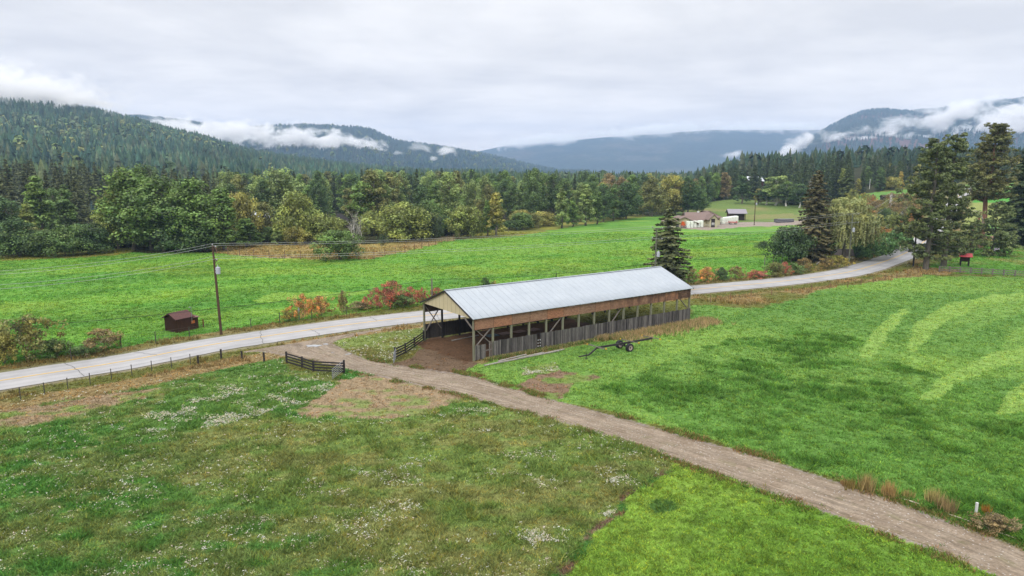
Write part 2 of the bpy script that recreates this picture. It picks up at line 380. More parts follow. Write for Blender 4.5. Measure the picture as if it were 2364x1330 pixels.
    P('small', lambda k: mix('small', 'small2', sst((f1[k] - 0.3) / 0.4)) * (1 - .3 * sst((fbm(x[k], y[k], .5, 61, 2) - .56) / .1))[:, None], 0, 0.15); P('ridge', lambda k: mix('nlg', 'dirt', sst((f5[k] - .42) / .12)) * .8, 0, .2, .1, wk=1.5)
    P('darkpatch', lambda k: C_['rightd'] * (0.45 + f1[k] * .3), 0, 0.5)
    P('right', lambda k: mix('right', 'rightd', sst((f3[k] - 0.35) / 0.3)), 0, 0.25)
    k = inpoly(wx, wy, ZP['darkR']); fx[k, 1] = .35 + .65 * sst((fbm(x[k] + .5 * y[k], y[k] * 0.9 - .3 * x[k], 5, 91, 5) - 0.40) / 0.2); kk = np.where(k)[0]; q_ = sst((fbm(x[kk], y[kk], 1.2, 93, 4) - .42) / .12) * fx[kk, 1]; col[kk] = mix('rightd', 'right', .35 * f1[kk]) * (1 - .26 * q_)[:, None] * np.array([.96, 1, .9]); kl = np.where(k & (fx[:, 1] < .55) & (wy > 62))[0]; col[kl] = mix('right', 'rightd', f1[kl])
    rr_ = np.hypot(x - 103, y - 44); bnd = fbm(rr_, np.arctan2(y - 44, x - 103) * 3, 4.5, 140, 3); kr = inpoly(wx, wy, ZP['right']) & (wy > 54); bb = sst((bnd[kr] - .46) / .16) * np.clip((x[kr] - 20) / 25, 0, 1); col[kr] = col[kr] * (1 - .55 * bb[:, None]) + mix('stripe', 'right', .3 + .5 * f1[kr]) * .55 * bb[:, None]; fx[kr, 1] *= (1 - .8 * bb)
    for q in ('stripeA', 'stripeB', 'stripeC', 'stripeD'): P(q, lambda k: mix('stripe', 'right', 0.2 + 0.6 * f1[k]), 0, 0.05, wk=.4)
    P('fl5', C_['nl'] * 1.2, 0.8, 0.2)
    P('brownstrip', lambda k: mix('brown', 'olive', sst((f1[k] - 0.45) / 0.25)))
    P('west', lambda k: mix('olive', 'nl', sst((f1[k] - 0.4) / 0.2)) * (1 - .2 * sst((f6[k] - .45) / .1)) + .12 * C_['nb'], 0.2, 0.1)
    P('dirtC', lambda k: mix('dirt', 'nl', sst((f5[k] * .6 + f1[k] * .4 - 0.47) / 0.08)), 0, 0, 0.3, wk=2.2)
    P('barnyard', lambda k: mix('dark', 'tan', sst((f1[k] - 0.4) / 0.3)), 0, 0, 0.8)
    # inside and around the barn: bare trodden earth
    lx = (wx - BA.x) * BX.x + (wy - BA.y) * BX.y; ly = (wx - BA.x) * BY.x + (wy - BA.y) * BY.y
    k = (lx > -1.5) & (lx < BL * 0.62 + 3 * (f1[:, 0] - 0.5)) & (ly > 0.1) & (ly < BW - 0.1); col[k] = lin(112, 86, 64) * (0.75 + 0.5 * f1[k]); fx[k] = (0, 0, 0.8)
    k = (lx > 0) & (lx < BL - 2) & (ly > -1.6) & (ly <= 0.1); col[k] = mix('brown', 'olive', f1[k]); fx[k] = (0, 0, 0.2)
    k = (lx > BL * 0.6) & (lx < BL + 3.5) & (ly > -2.6) & (ly <= 0.3); col[k] = mix('brown', 'tan', f1[k]); fx[k] = (0, 0, 0)
    # verges of the road, dry on the near side
    d, side = seg_dist(x, y, ROADC)
    dn = d + (f1[:, 0] - 0.5) * 2
    k = (dn < 7.0) & (side > 0); col[k] = mix('olive', 'brown', 0.6 * sst((f1[k] - 0.4) / 0.25)) ; fx[k] = (0, 0.1, 0)
    k = (dn < 10.5) & (side < 0) & (x < -22); col[k] = mix('brown', 'olive', sst((f1[k] - 0.42) / 0.2)) * 0.95; fx[k] = (0.05, 0, 0)
    k = (dn < 7.0) & (side < 0); col[k] = mix('olive', 'brown', sst((f1[k] - 0.45) / 0.2)); fx[k] = (0, 0.1, 0)
    k = (d < 4.3 + (f1[:, 0] - 0.5)) ; col[k] = mix('gravel', 'olive', f1[k]); fx[k] = (0, 0, 0.7)
    k = inpoly(x, y, DRVPOLY); col[k] = C_['gravel'] * 0.8; fx[k] = (0, 0, 1)
    # rusty dock along the drive's edges
    return np.clip(col, 0.004, 1), np.clip(fx, 0, 1)

# ------------------------------------------------------------------ ground sheet
def m_ground():
    t = NT('ground_cover'); p = t.pos(); c = t.attr('col'); fx = t.n('ShaderNodeSeparateColor', {0: t.attr('fx')})
    fine = t.noise(p, 3.2, 5, 0.7); mid = t.noise(p, 0.7, 4, 0.6); clump = t.noise(t.map(p, (0.8, 1.25, 1)), 1.5, 4, 0.65, 0.4)
    c = t.scale(c, t.mr(fine, 0.28, 0.72, 0.66, 1.34)); c = t.scale(c, t.mr(mid, 0.3, 0.7, 0.86, 1.14))
    yel = t.mix(t.mr(t.noise(p, 1.3, 4, 0.7), 0.5, 0.75, 0, 0.28), c, t.mix(1.0, c, (1.35, 1.05, 0.75), 'MULTIPLY'))
    dk = t.math('MULTIPLY', t.mr(clump, 0.46, 0.56), fx.outputs[1])
    c = t.mix(dk, yel, t.mix(1.0, yel, (0.5, 0.64, 0.55), 'MULTIPLY'))
    vor = t.n('ShaderNodeTexVoronoi', {'Vector': p, 'Scale': 4.5}); rv = t.n('ShaderNodeSeparateColor', {0: vor.outputs['Color']})
    near = t.mr(vor.outputs['Distance'], 0.10, 0.24, 1, 0)
    pick = t.math('LESS_THAN', rv.outputs[0], t.math('MULTIPLY', fx.outputs[0], 0.32))
    c = t.mix(t.math('MULTIPLY', near, pick), c, lin(216, 218, 196, 0.65))
    vb = t.n('ShaderNodeTexVoronoi', {'Vector': p, 'Scale': 9.0}); rb = t.n('ShaderNodeSeparateColor', {0: vb.outputs['Color']})
    peb = t.math('MULTIPLY', fx.outputs[2], t.math('LESS_THAN', rb.outputs[0], 0.3))
    c = t.mix(t.math('MULTIPLY', peb, 0.5), c, t.scale(c, 1.5))
    h = t.math('ADD', t.math('MULTIPLY', fine, 0.5), clump)
    return t.pbr(c, 0.95, t.bump(h, 0.7, 0.22), spec=0.1)
ys = [12.0]
while ys[-1] < 9800:
    y = ys[-1]; ys.append(y + (max(0.3, 0.0052 * y) if y < 560 else 0.025 * y))
ys = np.array(ys)
us = np.concatenate([np.linspace(-3.2, -1.02, 26), np.linspace(-1.0, 1.0, 471), np.linspace(1.02, 3.2, 26)])
UU, YY = np.meshgrid(us, ys); XX = UU * YY
gx, gy = XX.ravel(), YY.ravel()
# extend the sheet behind the camera with one more row far back
gz = H(gx, gy)
V = np.stack([gx, gy, gz], 1)
nr, ncg = XX.shape
idx = np.arange(nr * ncg).reshape(nr, ncg)
Fq = np.stack([idx[:-1, :-1], idx[:-1, 1:], idx[1:, 1:], idx[1:, :-1]], -1).reshape(-1, 4)
back = np.array([[-400., -300., 0.], [400., -300., 0.], [-400, 12, 0], [400, 12, 0]])
nb = len(V); V = np.concatenate([V, back])
Fq = np.concatenate([Fq, [[nb, nb + 1, idx[0, -1], idx[0, 0]], [nb, idx[0, 0], nb + 2, nb + 2][:4], ]][:1]) if False else np.concatenate([Fq, [[nb, nb + 1, idx[0, -1], idx[0, 0]]]])
near = V[:, 1] < 1500
colv = np.tile(C_['forest'] * 0.9, (len(V), 1)); fxv = np.zeros((len(V), 3))
cz, fz = zone(V[near, 0], V[near, 1]); colv[near] = cz; fxv[near] = fz
gm = npmesh('ground', V, Fq, m_ground(), smooth=True)
a = gm.attributes.new('col', 'FLOAT_COLOR', 'POINT'); a.data.foreach_set('color', np.concatenate([colv, np.ones((len(V), 1))], 1).astype(np.float32).ravel())
a = gm.attributes.new('fx', 'FLOAT_COLOR', 'POINT'); a.data.foreach_set('color', np.concatenate([fxv, np.ones((len(V), 1))], 1).astype(np.float32).ravel())
tag(link('ground', gm), kind='structure')

# ------------------------------------------------------------------ road with its yellow line and tar cracks
def strip(C, offs, dz, rag=0.0, seed=1, wav=1.0):
    T = np.gradient(C, axis=0); T /= np.linalg.norm(T, axis=1)[:, None]; N = np.stack([-T[:, 1], T[:, 0]], 1)
    m = len(offs); V = np.zeros((len(C), m, 3)); s = np.arange(len(C)) * wav
    for j, o in enumerate(offs):
        oo = np.full(len(C), float(o))
        if rag and j in (0, m - 1): oo = oo + (vnoise(s, s * 0 + j, seed) - 0.5) * 2 * rag
        p = C + N * oo[:, None]; V[:, j, 0] = p[:, 0]; V[:, j, 1] = p[:, 1]
        V[:, j, 2] = H(p[:, 0], p[:, 1]) + dz + 0.035 * (1 - abs(o) / 3.6)
        V[:, j, 2] += 0.0012 * np.maximum(p[:, 1] - 150, 0)
    I = np.arange(len(C) * m).reshape(len(C), m)
    F = np.stack([I[:-1, :-1], I[1:, :-1], I[1:, 1:], I[:-1, 1:]], -1).reshape(-1, 4)[:, ::-1]
    return V.reshape(-1, 3), F
def m_road():
    t = NT('old_asphalt'); p = t.pos(); a = t.attr('across', 'Fac')
    n1 = t.noise(p, 0.35, 4, 0.6); n2 = t.noise(p, 14, 3, 0.7)
    c = t.mix(t.mr(n1, 0.3, 0.7), lin(186, 185, 186), lin(206, 204, 203))
    c = t.scale(c, t.mr(n2, 0.3, 0.7, 0.93, 1.07))
    tr = t.math('ABSOLUTE', t.math('SUBTRACT', t.math('ABSOLUTE', a), 1.75)); tr = t.math('ABSOLUTE', t.math('SUBTRACT', tr, 0.8))
    c = t.scale(c, t.mr(tr, 0.0, 0.6, 0.89, 1.02)); c = t.scale(c, t.mr(t.noise(t.map(p, (1, 1, 1), (0, 0, -.55)), .12, 3, .5), .45, .52, .95, 1.02))
    c = t.mix(t.mr(t.math('ABSOLUTE', a), 3.15, 3.5, 0, 0.5), c, lin(160, 156, 150))
    return t.pbr(c, 0.75, t.bump(n2, 0.2, 0.01), spec=0.35)
RF = crom(rc, 0.8)
offs = [-3.5, -3.2, -1.8, -0.5, 0.5, 1.8, 3.2, 3.5]
V, F = strip(RF, offs, 0.05, 0.12, 5, 0.6)
rm = npmesh('road', V, F, m_road(), smooth=True)
a = rm.attributes.new('across', 'FLOAT', 'POINT'); a.data.foreach_set('value', np.tile(np.array(offs, np.float32), len(RF)))
road = tag(link('road', rm), kind='structure')
t = NT('yellow_road_paint'); M_yel = t.pbr(t.mix(t.mr(t.noise(t.pos(), 2.5, 4, 0.7), 0.5, 0.7), lin(240, 200, 120), lin(220, 196, 150)), 0.6)
V, F = strip(RF, [-0.16, 0.16], 0.062); link('road_marking', npmesh('road_marking', V, F, M_yel), road)
M_crack = simple('crack_filler', lin(112, 110, 108), 0.7)
mb = MB(); TT = np.gradient(RF, axis=0); TT /= np.linalg.norm(TT, axis=1)[:, None]
for k in range(24, 330, 11):
    k = k + rnd.randint(-4, 4)
    if k >= len(RF) - 2: break
    o0, o1 = rnd.choice([(-3.4, 3.4), (-3.4, 0.2), (0, 3.4), (-3.4, 3.4)]); pr = None; sh = rnd.uniform(-1, 1)
    for j in range(13):
        o = o0 + (o1 - o0) * j / 12; sl = sh * (o - o0) * 0.5 + rnd.uniform(-0.12, 0.12)
        q = RF[k] + np.array([-TT[k, 1], TT[k, 0]]) * o + TT[k] * sl; q = Vector((q[0], q[1], h1(*q) + 0.068 + 0.035 * (1 - abs(o) / 3.6) + 0.0012 * max(q[1] - 150, 0)))
        if pr is not None: d = (q - pr).normalized(); w = Vector((-d.y, d.x, 0)) * 0.03; mb.quadmesh([pr - w, q - w, q + w, pr + w], [(0, 1, 2, 3)])
        pr = q
mb.build('tar_crack', M_crack, road)

# ------------------------------------------------------------------ gravel drive
nC = 25; Vd = []; acr = []
for i in range(len(DLr)):
    wob = (fbm(np.array([i * 0.35]), np.array([1.0]), 1, 3, 3)[0] - 0.5) * 0.9; wob2 = (fbm(np.array([i * 0.35]), np.array([9.0]), 1, 4, 3)[0] - 0.5) * 0.9
    sh_ = .045 * min(1, i / 60); a_ = DLr[i] * (1 - sh_) + DRr[i] * sh_; b_ = DRr[i] * (1 - sh_) + DLr[i] * sh_; d_ = (b_ - a_) / np.linalg.norm(b_ - a_); a_ = a_ + d_ * wob; b_ = b_ + d_ * wob2
    for j in range(nC): Vd.append(a_ + (b_ - a_) * j / (nC - 1)); acr.append(2 * j / (nC - 1) - 1)
Vd = np.array(Vd); zz_ = H(Vd[:, 0], Vd[:, 1]) + 0.028 + 0.02 * (fbm(Vd[:, 0], Vd[:, 1], 1.5, 66, 3) - 0.5); acr = np.array(acr)
zz_ -= 0.02 * np.exp(-((np.abs(acr) - 0.45) / 0.15) ** 2); zz_ = np.where(np.abs(acr) > 0.97, -0.02, zz_)
I = np.arange(len(Vd)).reshape(-1, nC); F = np.stack([I[:-1, :-1], I[:-1, 1:], I[1:, 1:], I[1:, :-1]], -1).reshape(-1, 4)
def m_drive():
    t = NT('gravel'); p = t.pos(); a = t.math('ABSOLUTE', t.attr('across', 'Fac'))
    n1 = t.noise(p, 0.5, 5, 0.65); n2 = t.noise(p, 5, 4, 0.75)
    trk = t.noise(t.n('ShaderNodeCombineXYZ', {0: t.attr('across', 'Fac'), 1: t.math('MULTIPLY', t.n('ShaderNodeSeparateXYZ', {0: p}).outputs[1], 0.03)}).outputs[0], 7.0, 5, 0.7)
    c = t.mix(t.mr(n1, 0.3, 0.7), lin(152, 134, 114), lin(182, 166, 146)); c = t.scale(c, t.mr(n2, 0.3, 0.7, 0.7, 1.25)); c = t.scale(c, t.mr(trk, 0.35, 0.65, 0.68, 1.25))
    mid = t.math('MULTIPLY', t.mr(a, 0.0, 0.3, 0.5, 0), t.mr(t.noise(p, 0.9, 4, 0.6), 0.5, 0.62)); c = t.mix(mid, c, lin(120, 118, 80))
    ed = t.math('MULTIPLY', t.mr(a, 0.72, 0.98), t.mr(t.noise(p, 1.4, 4, 0.7), 0.42, 0.6)); c = t.mix(ed, c, lin(122, 108, 76))
    v = t.n('ShaderNodeTexVoronoi', {'Vector': p, 'Scale': 7.0}); r = t.n('ShaderNodeSeparateColor', {0: v.outputs['Color']})
    c = t.mix(t.math('MULTIPLY', t.math('LESS_THAN', r.outputs[0], 0.16), t.mr(v.outputs['Distance'], 0.25, 0.4, 0.8, 0)), c, lin(214, 206, 198))
    c = t.mix(t.math('MULTIPLY', t.math('GREATER_THAN', r.outputs[0], 0.86), t.mr(v.outputs['Distance'], 0.25, 0.4, 0.6, 0)), c, lin(110, 98, 88))
    return t.pbr(c, 0.92, t.bump(t.math('ADD', n2, v.outputs['Distance']), 0.5, 0.06), spec=0.15)
dm = npmesh('driveway', np.concatenate([Vd, zz_[:, None]], 1), F, m_drive(), smooth=True)
a = dm.attributes.new('across', 'FLOAT', 'POINT'); a.data.foreach_set('value', acr.astype(np.float32))
tag(link('driveway', dm), kind='structure')
t = NT('rain_water'); M_water = t.pbr(lin(205, 205, 205, 0.5), 0.03, spec=1.0)  # pale base colour stands in for the reflected sky
def puddle(px, py, rx, ry):
    c = at(px, py); mb = MB(); n = 22; ring = []
    for k in range(n):
        a = 2 * math.pi * k / n; r = 1 + 0.25 * math.sin(2 * a + px) + 0.18 * math.sin(5 * a)
        ring.append((c.x + math.cos(a) * rx * r, c.y + math.sin(a) * ry * r, 0.052))
    mb.quadmesh(ring, [tuple(range(n))]); tag(mb.build('puddle', M_water), kind='structure')
puddle(724, 800, 0.72, 0.6); puddle(752, 796, 0.4, 0.22); puddle(804, 819, 0.3, 0.2); puddle(768, 815, 0.15, 0.1)
# ------------------------------------------------------------------ hills and mountains
def mountain(name, sky_px, Dr, D0, Dend, col_stops, seed, rough=0.05, nu=260, nd=110, foot=-4.0, red=None, treeh=0.0, u_pad=0.15, extra=None):
    """a ridge whose crest, at distance Dr, shows along the given pixels"""
    px = np.array([p[0] for p in sky_px], float); py = np.array([p[1] for p in sky_px], float)
    k = (665 - py) / F_PX; ut = ((px - 1182) / F_PX) / (CP + k * SP); zt = CAM_H + Dr * (k * CP - SP) / (CP + k * SP) - treeh
    u = np.linspace(ut.min() - u_pad * 0.3, ut.max() + u_pad * 0.3, nu); zr = np.interp(u, ut, zt)
    zr += (vnoise(u * 90, u * 0, seed) - 0.5) * rough * 0.25 * np.maximum(zr, 5)
    s = np.concatenate([np.linspace(0, 1, nd), np.linspace(1, 2, 24)[1:]])
    Y = np.where(s <= 1, D0 + (Dr - D0) * s, Dr + (Dend - Dr) * (s - 1))
    UU, YY = np.meshgrid(u, Y); SS = np.meshgrid(u, s)[1]; XX = UU * YY
    prof = np.where(SS <= 1, sst(SS) * 0.55 + SS * 0.45, 1 - 0.8 * sst(SS - 1))
    g = H(XX.ravel(), YY.ravel()).reshape(XX.shape)
    rel = np.maximum(zr[None, :] - g, 0)
    bumps = (fbm(XX.ravel(), YY.ravel(), Dr * 0.09, seed + 5, 5).reshape(XX.shape) - 0.5) * rough * 4 * rel * np.sin(np.clip(SS, 0, 1) * math.pi) ** 0.8
    Z = g + foot * (1 - np.clip(SS * 6, 0, 1)) + rel * prof + bumps
    V = np.stack([XX, YY, Z], -1).reshape(-1, 3); I = np.arange(XX.size).reshape(XX.shape)
    Fq = np.stack([I[:-1, :-1], I[:-1, 1:], I[1:, 1:], I[1:, :-1]], -1).reshape(-1, 4)
    t = NT(name + '_forest'); p = t.pos(); sc = 1.0 / Dr
    n1 = t.noise(p, 14 * sc, 6, 0.6); n2 = t.noise(t.map(p, (1, 1, 0.6)), 190 * sc, 5, 0.75)
    c = t.ramp(n1, col_stops); c = t.scale(c, t.mr(n2, 0.3, 0.7, 0.5, 1.5))
    if red is not None:
        c = t.mix(t.math('MULTIPLY', t.mr(t.noise(t.map(p, (1, 1, 2.0), (0, 0, 0.5)), 6 * sc, 5, 0.6), 0.5, 0.6), 0.85), c, red)
    m = t.pbr(c, 1.0, t.bump(n2, 0.8, 8.0), spec=0.0)
    o = tag(link(name, npmesh(name, V, Fq, m, smooth=True)), kind='structure')
    def hz(x, y):
        uu = np.clip((x / y - u[0]) / (u[-1] - u[0]) * (nu - 1), 0, nu - 1.001); sy = np.clip(np.interp(y, Y, np.arange(len(Y))), 0, len(Y) - 1.001)
        i = uu.astype(int); j = sy.astype(int); a = uu - i; b = sy - j
        return (Z[j, i] * (1-a) + Z[j, i+1] * a) * (1-b) + (Z[j+1, i] * (1-a) + Z[j+1, i+1] * a) * b
    return o, hz, (u[0], u[-1])
FC = lambda r, g, b: np.array((r, g, b))
HILL_PX = [(-1500,120),(-900,150),(-400,185),(0,222),(100,240),(200,250),(300,272),(400,300),(480,320),(560,342),(640,356),(760,374),(900,388),(1000,396)]
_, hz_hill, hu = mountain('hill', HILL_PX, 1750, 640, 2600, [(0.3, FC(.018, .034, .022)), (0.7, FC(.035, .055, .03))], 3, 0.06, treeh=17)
M1_PX = [(330,270),(480,288),(560,296),(640,290),(760,291),(850,296),(880,310),(920,327),(965,331),(1010,338),(1060,346),(1120,357),(1180,371),(1230,382),(1290,395)]
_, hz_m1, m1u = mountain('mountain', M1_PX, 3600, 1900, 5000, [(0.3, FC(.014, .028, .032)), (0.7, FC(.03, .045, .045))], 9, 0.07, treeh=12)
M2_PX = [(1020,372),(1110,348),(1170,336),(1260,330),(1380,318),(1480,312),(1560,306),(1640,300),(1760,300),(1870,300),(1980,296),(2100,290)]
mountain('mountain', M2_PX, 6900, 4700, 8000, [(0.3, FC(.02, .034, .032)), (0.5, FC(.03, .046, .036)), (0.66, FC(.085, .08, .065))], 21, 0.05, 320, 90)
M3_PX = [(1700,392),(1760,372),(1810,350),(1860,325),(1910,296),(1950,274),(1990,257),(2030,252),(2100,256),(2160,254),(2230,240),(2300,234),(2364,226),(2700,212),(3300,205)]
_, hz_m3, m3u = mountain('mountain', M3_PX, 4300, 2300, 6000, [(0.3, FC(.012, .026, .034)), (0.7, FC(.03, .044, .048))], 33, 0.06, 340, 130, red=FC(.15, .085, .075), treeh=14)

# ------------------------------------------------------------------ far woods: each a mass of low, ragged trees
def m_far():
    t = NT('far_foliage'); c = t.attr('col'); p = t.pos()
    c = t.scale(c, t.mr(t.noise(p, 0.9, 3, 0.7), 0.3, 0.7, 0.6, 1.4)); return t.pbr(c, 1.0, spec=0.0)
M_FAR = m_far()
def far_trees(name, label, cat, x, y, z, h, kind, col, tiers=4, seed=1):
    """kind 0 = conifer, 1 = round broadleaf; arrays of positions"""
    g = np.random.default_rng(seed); n = len(x); Vs = []; Fs = []; Cs = []; off = 0
    k = kind == 0; xc, yc, zc_, hc, cc = x[k], y[k], z[k], h[k], col[k]; m = len(xc); ns = 7
    if m:
        rad = hc * g.uniform(0.17, 0.30, m); lx_ = g.normal(0, 0.02, m) * hc; 
        for t_ in range(tiers):
            f0 = 0.10 + 0.78 * t_ / tiers; f1_ = min(1.0, f0 + 1.55 * (1 - f0) / (tiers - t_) * (1.0 if t_ < tiers - 1 else 1.4)); f1_ = 1.0 if t_ == tiers - 1 else f1_
            rr = rad * (1 - f0) ** 0.85 * 1.1; a0 = g.uniform(0, 6.28, m)
            ring = np.zeros((m, ns + 1, 3))
            for q in range(ns):
                a = a0 + 6.2832 * q / ns; rj = rr * g.uniform(0.6, 1.35, m)
                ring[:, q, 0] = xc + np.cos(a) * rj; ring[:, q, 1] = yc + np.sin(a) * rj; ring[:, q, 2] = zc_ + hc * (f0 - 0.05 * rj / rr * (1 - f0) + g.uniform(-.02, .02, m))
            ring[:, ns, 0] = xc + lx_ * f1_; ring[:, ns, 1] = yc; ring[:, ns, 2] = zc_ + hc * f1_
            Vs.append(ring.reshape(-1, 3)); b = off + np.arange(m)[:, None] * (ns + 1)
            for q in range(ns): Fs.append(np.concatenate([b + q, b + (q + 1) % ns, b + ns], 1)); Cs.append(cc * g.uniform(0.7, 1.3, (m, 1)))
            off += m * (ns + 1)
    k = kind == 1; xc, yc, zc_, hc, cc = x[k], y[k], z[k], h[k], col[k]; m = len(xc)
    if m:
        nl = 46                                          # leaf clumps as tilted triangles over a round crown
        ph = g.uniform(0, 6.28, (m, nl)); ct = g.uniform(-0.75, 1, (m, nl)); st = np.sqrt(1 - ct ** 2); rx = (hc * 0.27)[:, None] * g.uniform(0.75, 1.1, (m, nl)); rz = (hc * 0.40)[:, None]
        c = np.stack([xc[:, None] + rx * st * np.cos(ph), yc[:, None] + rx * st * np.sin(ph), zc_[:, None] + (hc * 0.58)[:, None] + rz * ct], -1)
        nrm = np.stack([st * np.cos(ph), st * np.sin(ph), ct + 0.3], -1) + g.normal(0, 0.25, (m, nl, 3)); nrm /= np.linalg.norm(nrm, axis=-1, keepdims=True)
        t1 = np.cross(nrm, g.normal(0, 1, (m, nl, 3))); t1 /= np.linalg.norm(t1, axis=-1, keepdims=True); t2 = np.cross(nrm, t1)
        sz = (hc * 0.15)[:, None, None] * g.uniform(0.7, 1.3, (m, nl, 1))
        tri = np.stack([c + t1 * sz, c + (-0.5 * t1 + 0.87 * t2) * sz, c + (-0.5 * t1 - 0.87 * t2) * sz], 2).reshape(-1, 3)
        Vs.append(tri); Fs.append(off + np.arange(m * nl * 3).reshape(-1, 3)); Cs.append((cc[:, None, :] * g.uniform(0.7, 1.3, (m, nl, 1))).reshape(-1, 3)); off += len(tri)
    me = npmesh(name, np.concatenate(Vs), np.concatenate(Fs), M_FAR, cols=np.concatenate(Cs))
    return tag(link(name, me), label, cat, kind='stuff')
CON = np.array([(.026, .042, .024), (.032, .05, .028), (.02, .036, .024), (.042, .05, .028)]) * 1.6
DEC = np.array([(.11, .17, .07), (.17, .23, .085), (.09, .14, .065), (.20, .22, .09), (.15, .20, .11)])
def scatter(n, u0, u1, y0, y1, g):
    # even density over the ground in a wedge
    u = g.uniform(u0, u1, n); y = np.sqrt(g.uniform(y0 ** 2, y1 ** 2, n)); return u * y, y
g = np.random.default_rng(5)
x, y = scatter(21000, -0.98, -0.02, 650, 1850, g)
zh = hz_hill(x, y); k = (zh > H(x, y) + 0.5) & (x / y > hu[0]); x, y, zh = x[k], y[k], zh[k]
band = np.exp(-((zh - 75 - 30 * (x / y + .6)) / 22) ** 2) * 0.5
isd = (g.uniform(0, 1, len(x)) < (0.02 + band * .9) * np.clip((fbm(x, y, 90, 44, 3) - 0.40) * 8, 0, 1.3)).astype(int)
hh = g.uniform(9, 25, len(x)) * np.where(isd, 0.8, 1.0) * (0.8 + .4 * fbm(x, y, 60, 12, 2))
col = np.where(isd[:, None], DEC[g.integers(0, 5, len(x))], CON[g.integers(0, 4, len(x))] * np.array([.9, 1.0, 1.05]) * (0.55 + .95 * fbm(x, y, 70, 17, 4))[:, None] * g.uniform(.7, 1.4, (len(x), 1)))
far_trees('hillside_forest', 'dark conifer forest with pale yellow-green aspens covering the hillside on the left', 'forest', x, y, zh - 0.5, hh, isd, col, 3, 2)
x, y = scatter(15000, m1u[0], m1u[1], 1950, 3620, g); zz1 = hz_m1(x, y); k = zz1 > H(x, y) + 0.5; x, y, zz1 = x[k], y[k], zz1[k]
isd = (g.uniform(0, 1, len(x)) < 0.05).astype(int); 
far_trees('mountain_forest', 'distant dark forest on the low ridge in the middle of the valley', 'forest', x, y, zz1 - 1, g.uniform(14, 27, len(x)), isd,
          np.where(isd[:, None], DEC[g.integers(0, 5, len(x))] * 0.8, CON[g.integers(0, 4, len(x))] * [.8, .9, 1.5]), 2, 3)  # conifers tinted blue: distance haze put into their colour
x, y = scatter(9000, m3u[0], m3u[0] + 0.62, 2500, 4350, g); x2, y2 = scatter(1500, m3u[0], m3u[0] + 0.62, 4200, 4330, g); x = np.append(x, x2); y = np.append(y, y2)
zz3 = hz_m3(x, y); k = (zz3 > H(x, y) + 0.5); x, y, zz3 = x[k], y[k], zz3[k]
far_trees('mountain_forest', 'far conifer forest clinging to the steep mountain on the right', 'forest', x, y, zz3 - 1, g.uniform(14, 30, len(x)), np.zeros(len(x), int), CON[g.integers(0, 4, len(x))] * [.8, .9, 1.5], 2, 4)  # needles coloured bluer, haze painted into the far trees

# ------------------------------------------------------------------ cloud and mist lying on the mountains
def m_mist(name, dens, edge):
    t = NT(name); o = t.coord('Object'); ln = t.n('ShaderNodeVectorMath', {0: o}, operation='LENGTH').outputs['Value']
    n = t.noise(t.map(t.pos(), (1, 1, 1.7)), edge, 7, 0.62, 0.6)
    d = t.math('SUBTRACT', t.math('ADD', t.mr(ln, 0.0, 0.98, 1.0, -0.8), t.math('MULTIPLY', t.math('SUBTRACT', n, 0.5), 5.5)), 0.12)
    d = t.math('MULTIPLY', t.math('MAXIMUM', t.math('MULTIPLY', d, t.mr(ln, 0.85, 1.0, 1, 0)), 0.0), dens)
    v = t.n('ShaderNodeVolumePrincipled', {'Color': (0.985, 0.985, 0.99), 'Density': d, 'Anisotropy': 0.0})
    t.t.links.new(v.outputs[0], t.out.inputs[1]); return t.m
M_MISTS = {}
def ball():
    bm = bmesh.new(); bmesh.ops.create_icosphere(bm, subdivisions=3, radius=1.0); me = bpy.data.meshes.new('mist'); bm.to_mesh(me); bm.free(); return me
def mist(px, py, wpx, hpx, D, label, depth=None, dens=1.0, rot=0.0):
    x, z = xz_at(px, py, D); w = wpx * D / F_PX; hh_ = hpx * D / F_PX; dp = depth or min(w, hh_ * 3)
    key = (round(D / 500), round(dens, 2))
    if key not in M_MISTS: M_MISTS[key] = m_mist('mist', dens * 75.0 / D, 34.0 / D)
    me = ball(); me.materials.append(M_MISTS[key]); o = link('mist_bank', me); o.location = (x, D, z); o.scale = (w, dp, hh_); o.rotation_euler = (0, rot, 0)
    return tag(o, label, 'mist', 'banks of mist on the mountains', 'stuff')
